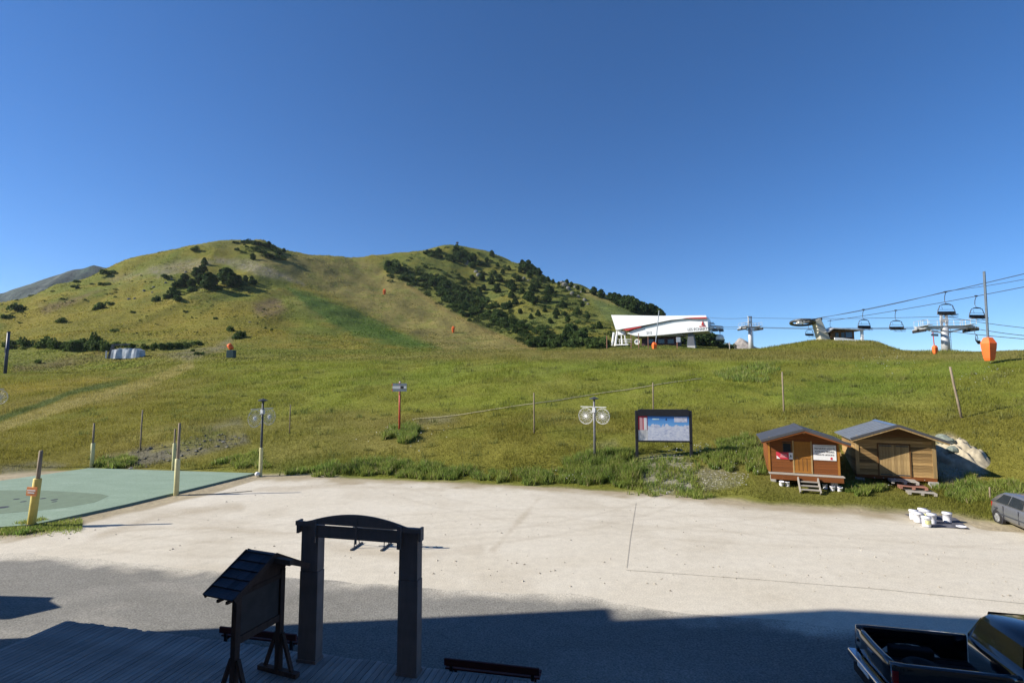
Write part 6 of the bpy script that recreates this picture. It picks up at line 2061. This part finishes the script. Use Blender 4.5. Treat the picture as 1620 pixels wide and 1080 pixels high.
scrub_mass([([(780, 440), (840, 470), (900, 500), (950, 530)], 26, 90, 5, 11), ([(760, 425), (800, 445), (850, 470), (900, 490), (945, 515)], 14, 70, 6, 12),
            ([(612, 428), (690, 450), (740, 475), (800, 505), (880, 540)], 16, 260, 6, 14), ([(660, 450), (720, 490), (800, 520), (870, 535)], 8, 90, 6, 12),
            ([(640, 415), (680, 425), (720, 440), (750, 455)], 9, 40, 6, 12), ([(885, 452), (900, 462), (925, 475)], 8, 30, 5, 10), ([(820, 540), (880, 540), (960, 546)], 8, 70, 7, 14),
            ([(700, 400), (760, 410), (830, 440), (880, 460)], 12, 50, 4, 9), ([(960, 520), (985, 535), (960, 545)], 10, 20, 5, 10),
            ([(0, 545), (60, 548), (180, 552), (300, 548)], 6, 60, 6, 12), ([(200, 520), (330, 500), (440, 505)], 25, 60, 2.5, 5), ([(0, 500), (120, 470), (250, 440)], 20, 40, 3, 8), ([(260, 470), (300, 455), (400, 455)], 9, 40, 5, 10), ([(380, 392), (440, 405)], 8, 30, 4, 9)], 'hill_scrub', 5)


# ------------------------------------------------------------------ grass: blades of several kinds as one mass each
def blades(name, n, sampler, hfun, wfun, colfun, seed):
    rg = np.random.default_rng(seed)
    x, y = sampler(rg, n)
    z = zt(x, y)
    c = colfun(rg, x, y, z)
    n = len(x)
    h = hfun(rg, x, y); w = wfun(rg, x, y)
    a = rg.uniform(0, 2 * np.pi, n); l = rg.uniform(.15, .75, n) * h; la = rg.uniform(0, 2 * np.pi, n)
    dx, dy = np.cos(a) * w / 2, np.sin(a) * w / 2
    V = np.empty((n, 3, 3), np.float32)
    V[:, 0] = np.stack([x - dx, y - dy, z - .03], 1); V[:, 1] = np.stack([x + dx, y + dy, z - .03], 1)
    V[:, 2] = np.stack([x + np.cos(la) * l, y + np.sin(la) * l, z + h], 1)
    me = np_mesh(name, V.reshape(-1, 3), np.arange(3 * n).reshape(-1, 3), M['blade'], np.repeat(c, 3, 0), smooth=False)
    return link_mesh(name, me, kind='stuff')


def slope_sampler(y0, y1, extra=0.0):
    def f(rg, n):
        y = np.exp(rg.uniform(np.log(y0), np.log(y1), n * 2)); t = rg.uniform(-1.08, 1.12, n * 2)
        x = t * y
        tt = toe(np.clip(t, GT[0], GT[-1]))
        k = y > tt + .35 + 1.2 * fbm(x / 1.5, y / 1.5, 3, 8) ** 1.5
        px, py = proj(x, y, zt(x, y))
        for pl in ([(165, 722), (240, 706), (330, 690), (385, 685), (395, 700), (300, 722), (210, 742), (160, 738)], [(1008, 722), (1060, 716), (1095, 726), (1100, 775), (1040, 782), (1005, 760)], [(1480, 690), (1505, 688), (1540, 712), (1555, 745), (1500, 760), (1475, 740)]):
            s_ = poly_sd(px, py, pl) + (fbm(x / 1.6, y / 1.6, 3, 61) - .5) * 20
            k &= (s_ > 0) | (rg.uniform(0, 1, len(x)) < .3)
        # not under the huts
        for hx, hy, w_, d_ in ((h1x, h1y, 1.9, 3.1), (h2x, h2y, 2.1, 3.3)):
            lx2 = (x - hx) * math.cos(HA) + (y - hy) * math.sin(HA); ly2 = -(x - hx) * math.sin(HA) + (y - hy) * math.cos(HA)
            k &= ~((np.abs(lx2) < w_) & (ly2 > .1) & (ly2 < d_))
        # nor on the mat
        mp_ = [(p.x, p.y) for p in mat_poly]
        k &= poly_sd(x, y, mp_) > .1
        x, y = x[k][:n], y[k][:n]
        return x, y
    return f


def grass_col(rg, x, y, z):
    c = land_cover(x, y, z)
    v = rg.uniform(.75, 1.45, len(x))[:, None]
    t = rg.uniform(0, 1, len(x))[:, None]
    c = c * v * 1.12
    c = c * (1 - .28 * (t > .8)) + np.array((.20, .165, .05)) * .28 * (t > .8)
    return c * np.array((1.08, 1.10, 1.0))


blades('meadow_grass', 430000, slope_sampler(21, 100), lambda r, x, y: (.05 + .13 * fbm(x / 4, y / 4, 3, 2) ** 1.2 + .14 * sm(fbm(x / 3, y / 3, 3, 19), .5, .7)) * r.uniform(.6, 1.3, len(x)) * (1 + .7 * sm(y, 48, 75)),
       lambda r, x, y: (.012 + y * .0007), grass_col, 1)


def hill_sampler(rg, n):
    y = np.exp(rg.uniform(np.log(98), np.log(430), n)); t = rg.uniform(-1.08, .45, n)
    return t * y, y


def hill_col(rg, x, y, z):
    c = land_cover(x, y, z)
    return c * rg.uniform(.85, 1.75, len(x))[:, None] * np.array((1.0, 1.04, 1.0))


blades('hill_grass', 170000, hill_sampler, lambda r, x, y: (.10 + .6 * fbm(x / 8, y / 8, 3, 91) ** 2) * r.uniform(.5, 1.3, len(x)) * (.5 + y / 500), lambda r, x, y: r.uniform(.25, .8, len(x)) * (.5 + y / 350), hill_col, 90)


# tall weeds and herbs along the foot of the bank
WEEDS = [([(436, 752), (520, 735), (600, 728), (660, 735), (720, 745), (800, 752), (900, 742), (1000, 735), (1012, 770), (850, 764), (700, 757), (520, 752)], .45, 30000),
         ([(890, 742), (935, 722), (1000, 716), (1010, 764), (940, 768)], .55, 12000), ([(598, 690), (650, 672), (665, 690), (640, 705)], .55, 5000),
         ([(1098, 722), (1150, 700), (1190, 690), (1200, 735), (1160, 750), (1105, 742)], .38, 12000), ([(995, 728), (1105, 728), (1115, 790), (995, 785)], .26, 3800), ([(1170, 730), (1200, 715), (1206, 752), (1178, 760)], .5, 4500),
         ([(1330, 772), (1395, 768), (1405, 780), (1345, 786)], .28, 4500), ([(1485, 770), (1530, 755), (1600, 765), (1600, 800), (1490, 790)], .32, 9000), ([(30, 829), (70, 822), (90, 836), (0, 850), (0, 838)], .2, 3000),
         ([(1130, 590), (1200, 575), (1230, 585), (1210, 606), (1140, 604)], .5, 4000), ([(130, 733), (200, 722), (240, 738), (160, 742)], .4, 3000), ([(330, 735), (400, 715), (436, 740), (400, 745)], .35, 4000), ([(1345, 766), (1390, 768), (1390, 774), (1340, 772)], .3, 1800)]


def weed_sampler(poly):
    def f(rg, n):
        xs_ = [p[0] for p in poly]; ys_ = [p[1] for p in poly]
        # a patch of ground: the polygon's corners brought onto the slope
        W_ = [G(*p) for p in poly]
        wp = [(p.x, p.y) for p in W_]
        x0, x1 = min(p[0] for p in wp), max(p[0] for p in wp); y0, y1 = min(p[1] for p in wp), max(p[1] for p in wp)
        x = rg.uniform(x0, x1, n * 4); y = rg.uniform(y0, y1, n * 4)
        s_ = poly_sd(x, y, wp) + (fbm(x / .9, y / .9, 3, 71) - .5) * 1.6
        k = (s_ < 0) & (rg.uniform(0, 1, len(x)) < sm(fbm(x / .55, y / .55, 2, 73), .3, .6))
        for hx, hy, w_, d_ in ((h1x, h1y, 1.8, 3.1), (h2x, h2y, 2.05, 3.3)):
            lx2 = (x - hx) * math.cos(HA) + (y - hy) * math.sin(HA); ly2 = -(x - hx) * math.sin(HA) + (y - hy) * math.cos(HA)
            k &= ~((np.abs(lx2) < w_) & (ly2 > -.45) & (ly2 < d_))
            k &= ~((np.abs(lx2 - .3) < .9) & (ly2 > -1.9) & (ly2 < 0))
        return x[k][:n], y[k][:n]
    return f


def weed_col(rg, x, y, z):
    q = fbm(x / .8, y / .8, 3, 75)[:, None]
    c = np.array((.135, .225, .050)) * (1 - q) + np.array((.29, .32, .07)) * q
    c = c * rg.uniform(.6, 1.5, len(x))[:, None]
    d = (rg.uniform(0, 1, len(x)) < .10)[:, None]
    return c * (1 - d) + np.array((.42, .36, .18)) * d


for k, (pl_, h_, n_) in enumerate(WEEDS):
    blades('weeds', n_, weed_sampler(pl_), (lambda hh_: lambda r, x, y: hh_ * r.uniform(.35, 1.15, len(x)) * (.5 + fbm(x / .7, y / .7, 2, 77)))(h_), lambda r, x, y: r.uniform(.02, .09, len(x)), weed_col, 20 + k)

# white flowers in the grass
def flower_sampler(rg, n):
    W_ = [(1065, 718, 22, 12), (1108, 715, 12, 8), (1400, 575, 60, 25), (1560, 600, 50, 25), (1165, 745, 60, 30), (930, 760, 60, 6), (1420, 765, 60, 12), (640, 690, 60, 20)]
    X, Y_ = [], []
    for k in range(n):
        px, py, sx, sy = W_[rg.integers(len(W_))]
        p = G(px + rg.normal() * sx / 2, py + rg.normal() * sy / 2)
        if p.y < 85 and p.z > .05: X.append(p.x); Y_.append(p.y)
    return np.array(X), np.array(Y_)
rgf = np.random.default_rng(4)
fx, fy = flower_sampler(rgf, 260)
fb = MB()
for x_, y_ in zip(fx, fy):
    z_ = float(zt(x_, y_)); s_ = random.uniform(.02, .05) * (y_ / 32) ** .6
    h_ = random.uniform(.12, .4)
    fb.add([(x_ - s_, y_, z_ + h_), (x_, y_ - s_, z_ + h_ + s_ * .6), (x_ + s_, y_, z_ + h_), (x_, y_ + s_, z_ + h_ + s_)], [(0, 1, 2, 3)])
fb.build('wild_flowers', simple('petal', (.7, .7, .66), .7, bmp=0), None, kind='stuff')

# stones of the bank and grit along its foot
def stones(name, polys, n, r0, r1, mat, seed):
    rg = np.random.default_rng(seed)
    b = MB()
    base = [(-1, 0, 0), (1, .1, .1), (0, 1, 0), (.1, -1, 0), (0, .1, .8), (.1, 0, -.6)]
    fcs = [(0, 3, 4), (3, 1, 4), (1, 2, 4), (2, 0, 4), (3, 0, 5), (1, 3, 5), (2, 1, 5), (0, 2, 5)]
    for pl_ in polys:
        W_ = [G(*p) for p in pl_]; wp = [(p.x, p.y) for p in W_]
        x0, x1 = min(p[0] for p in wp), max(p[0] for p in wp); y0, y1 = min(p[1] for p in wp), max(p[1] for p in wp)
        x = rg.uniform(x0, x1, n * 3); y = rg.uniform(y0, y1, n * 3)
        k = poly_sd(x, y, wp) < .2
        x, y = x[k][:n], y[k][:n]
        z = zt(x, y)
        for i in range(len(x)):
            r = r0 + (r1 - r0) * rg.random() ** 3
            a_ = rg.uniform(0, 6.28)
            b.add([(x[i] + r * (v_[0] * math.cos(a_) - v_[1] * math.sin(a_)) * rg.uniform(.7, 1.2), y[i] + r * (v_[0] * math.sin(a_) + v_[1] * math.cos(a_)) * rg.uniform(.7, 1.2), z[i] + r * (v_[2] * .7 + .1)) for v_ in base], fcs)
    return b.build(name, mat, None, kind='stuff')


stones('scree', [[(165, 722), (240, 706), (330, 690), (385, 685), (395, 700), (300, 722), (210, 742), (160, 738)]], 260, .03, .22, M['rock'], 3)
stones('pebbles', [[(1008, 722), (1060, 716), (1095, 726), (1100, 775), (1040, 782), (1005, 760)], [(1095, 745), (1180, 750), (1170, 768), (1110, 776)], [(1480, 740), (1560, 745), (1500, 765)]], 420, .015, .07, simple('pale_stone', (.42, .40, .35), .95, var=.35, nscale=4), 5)

# tufts of taller grass standing out of the upper slope
def tuft_sampler(rg, n):
    X, Y_ = [], []
    for k in range(420):
        p = G(rg.uniform(120, 1640), rg.uniform(562, 668) if rg.random() < .75 else rg.uniform(660, 745))
        if p.y > 95 or p.z < .15: continue
        m = int(rg.integers(14, 46)); r_ = rg.uniform(.12, .55) * (.6 + p.y / 60)
        X.append(p.x + rg.normal(0, r_, m)); Y_.append(p.y + rg.normal(0, r_ * .6, m))
    x, y = np.concatenate(X), np.concatenate(Y_)
    k = y > toe(np.clip(x / y, GT[0], GT[-1])) + .6
    for hx, hy, w_, d_ in ((h1x, h1y, 1.9, 3.2), (h2x, h2y, 2.1, 3.4)):
        lx2 = (x - hx) * math.cos(HA) + (y - hy) * math.sin(HA); ly2 = -(x - hx) * math.sin(HA) + (y - hy) * math.cos(HA)
        k &= ~((np.abs(lx2) < w_) & (ly2 > -.5) & (ly2 < d_))
    return x[k], y[k]


def tuft_col(rg, x, y, z):
    q = fbm(x / 3.5, y / 3.5, 3, 85)[:, None]
    return (np.array((.105, .155, .040)) * (1 - q) + np.array((.24, .22, .07)) * q) * rg.uniform(.7, 1.4, len(x))[:, None]


blades('grass_tufts', 0, tuft_sampler, lambda r, x, y: r.uniform(.12, .42, len(x)) * (.7 + y / 90), lambda r, x, y: r.uniform(.02, .05, len(x)) * (.5 + y / 45), tuft_col, 81)

# loose stones on the gravel
lot_poly = [(60, 850), (400, 765), (900, 772), (1250, 797), (1600, 845), (1620, 950), (900, 930), (500, 900)]
rgs = np.random.default_rng(31)
sb = MB()
for k in range(800):
    while True:
        px, py = rgs.uniform(20, 1620), rgs.uniform(760, 960)
        if poly_sd(np.array([px]), np.array([py]), lot_poly)[0] < 0: break
    p = on_z(px, py, .004)
    r_ = .012 + .045 * rgs.random() ** 4
    a_ = rgs.uniform(0, 6.28)
    sb.add([(p.x + r_ * math.cos(a_ + i * 1.57) * rgs.uniform(.7, 1.3), p.y + r_ * math.sin(a_ + i * 1.57) * rgs.uniform(.7, 1.3), .002) for i in range(4)] + [(p.x, p.y, .006 + r_ * .8)], [(0, 1, 4), (1, 2, 4), (2, 3, 4), (3, 0, 4)])
sb.build('loose_stones', simple('lot_stone', (.36, .33, .27), .95, var=.5, nscale=2), None, kind='stuff')

# thin grass verge between the mat and the gravel
def verge_sampler(rg, n):
    px = rg.uniform(-60, 130, n); py = 838 + (px / 130) * -8 + rg.normal(0, 5, n)
    W_ = [on_z(a_, b_, 0.0) for a_, b_ in zip(px, py)]
    x, y = np.array([p.x for p in W_]), np.array([p.y for p in W_])
    k = poly_sd(x, y, [(p.x, p.y) for p in mat_poly]) > .02
    return x[k], y[k]
blades('verge_grass', 9000, verge_sampler, lambda r, x, y: r.uniform(.04, .16, len(x)), lambda r, x, y: r.uniform(.015, .04, len(x)), weed_col, 60)

# ------------------------------------------------------------------ mountain air
hz = MB(); hz.prism([(-3600, -140), (3600, -140), (3600, 2760), (-3600, 2760)], -131.0, 460.0)
hm = bpy.data.materials.new('haze'); hm.use_nodes = True
hn = hm.node_tree.nodes; hn.clear()
ho = hn.new('ShaderNodeOutputMaterial'); pv = hn.new('ShaderNodeVolumePrincipled')
pv.inputs['Color'].default_value = (.80, .88, 1, 1); pv.inputs['Density'].default_value = 0.00006; pv.inputs['Anisotropy'].default_value = 0.2
hm.node_tree.links.new(pv.outputs[0], ho.inputs['Volume'])
hz.build('haze', hm, None, kind='stuff')

# ------------------------------------------------------------------ labels of the small groups: counted off from the left
ORD = 'first second third fourth fifth sixth seventh eighth ninth tenth eleventh twelfth thirteenth fourteenth fifteenth sixteenth seventeenth eighteenth nineteenth twentieth twenty-first twenty-second twenty-third twenty-fourth twenty-fifth'.split()
bpy.context.view_layer.update()
by = {}
for o in bpy.data.objects:
    if o.parent is None and o.get('group') and o.get('label'):
        by.setdefault((o['group'], o['label']), []).append(o)
for (g_, l_), os_ in by.items():
    if 1 < len(os_) <= 25:
        os_.sort(key=lambda o: proj(o.location.x, np.float64(o.location.y), o.location.z)[0])
        for k, o in enumerate(os_):
            o['label'] = (ORD[k] + ' from the left of the ' + g_) if k else ('leftmost of the ' + g_)
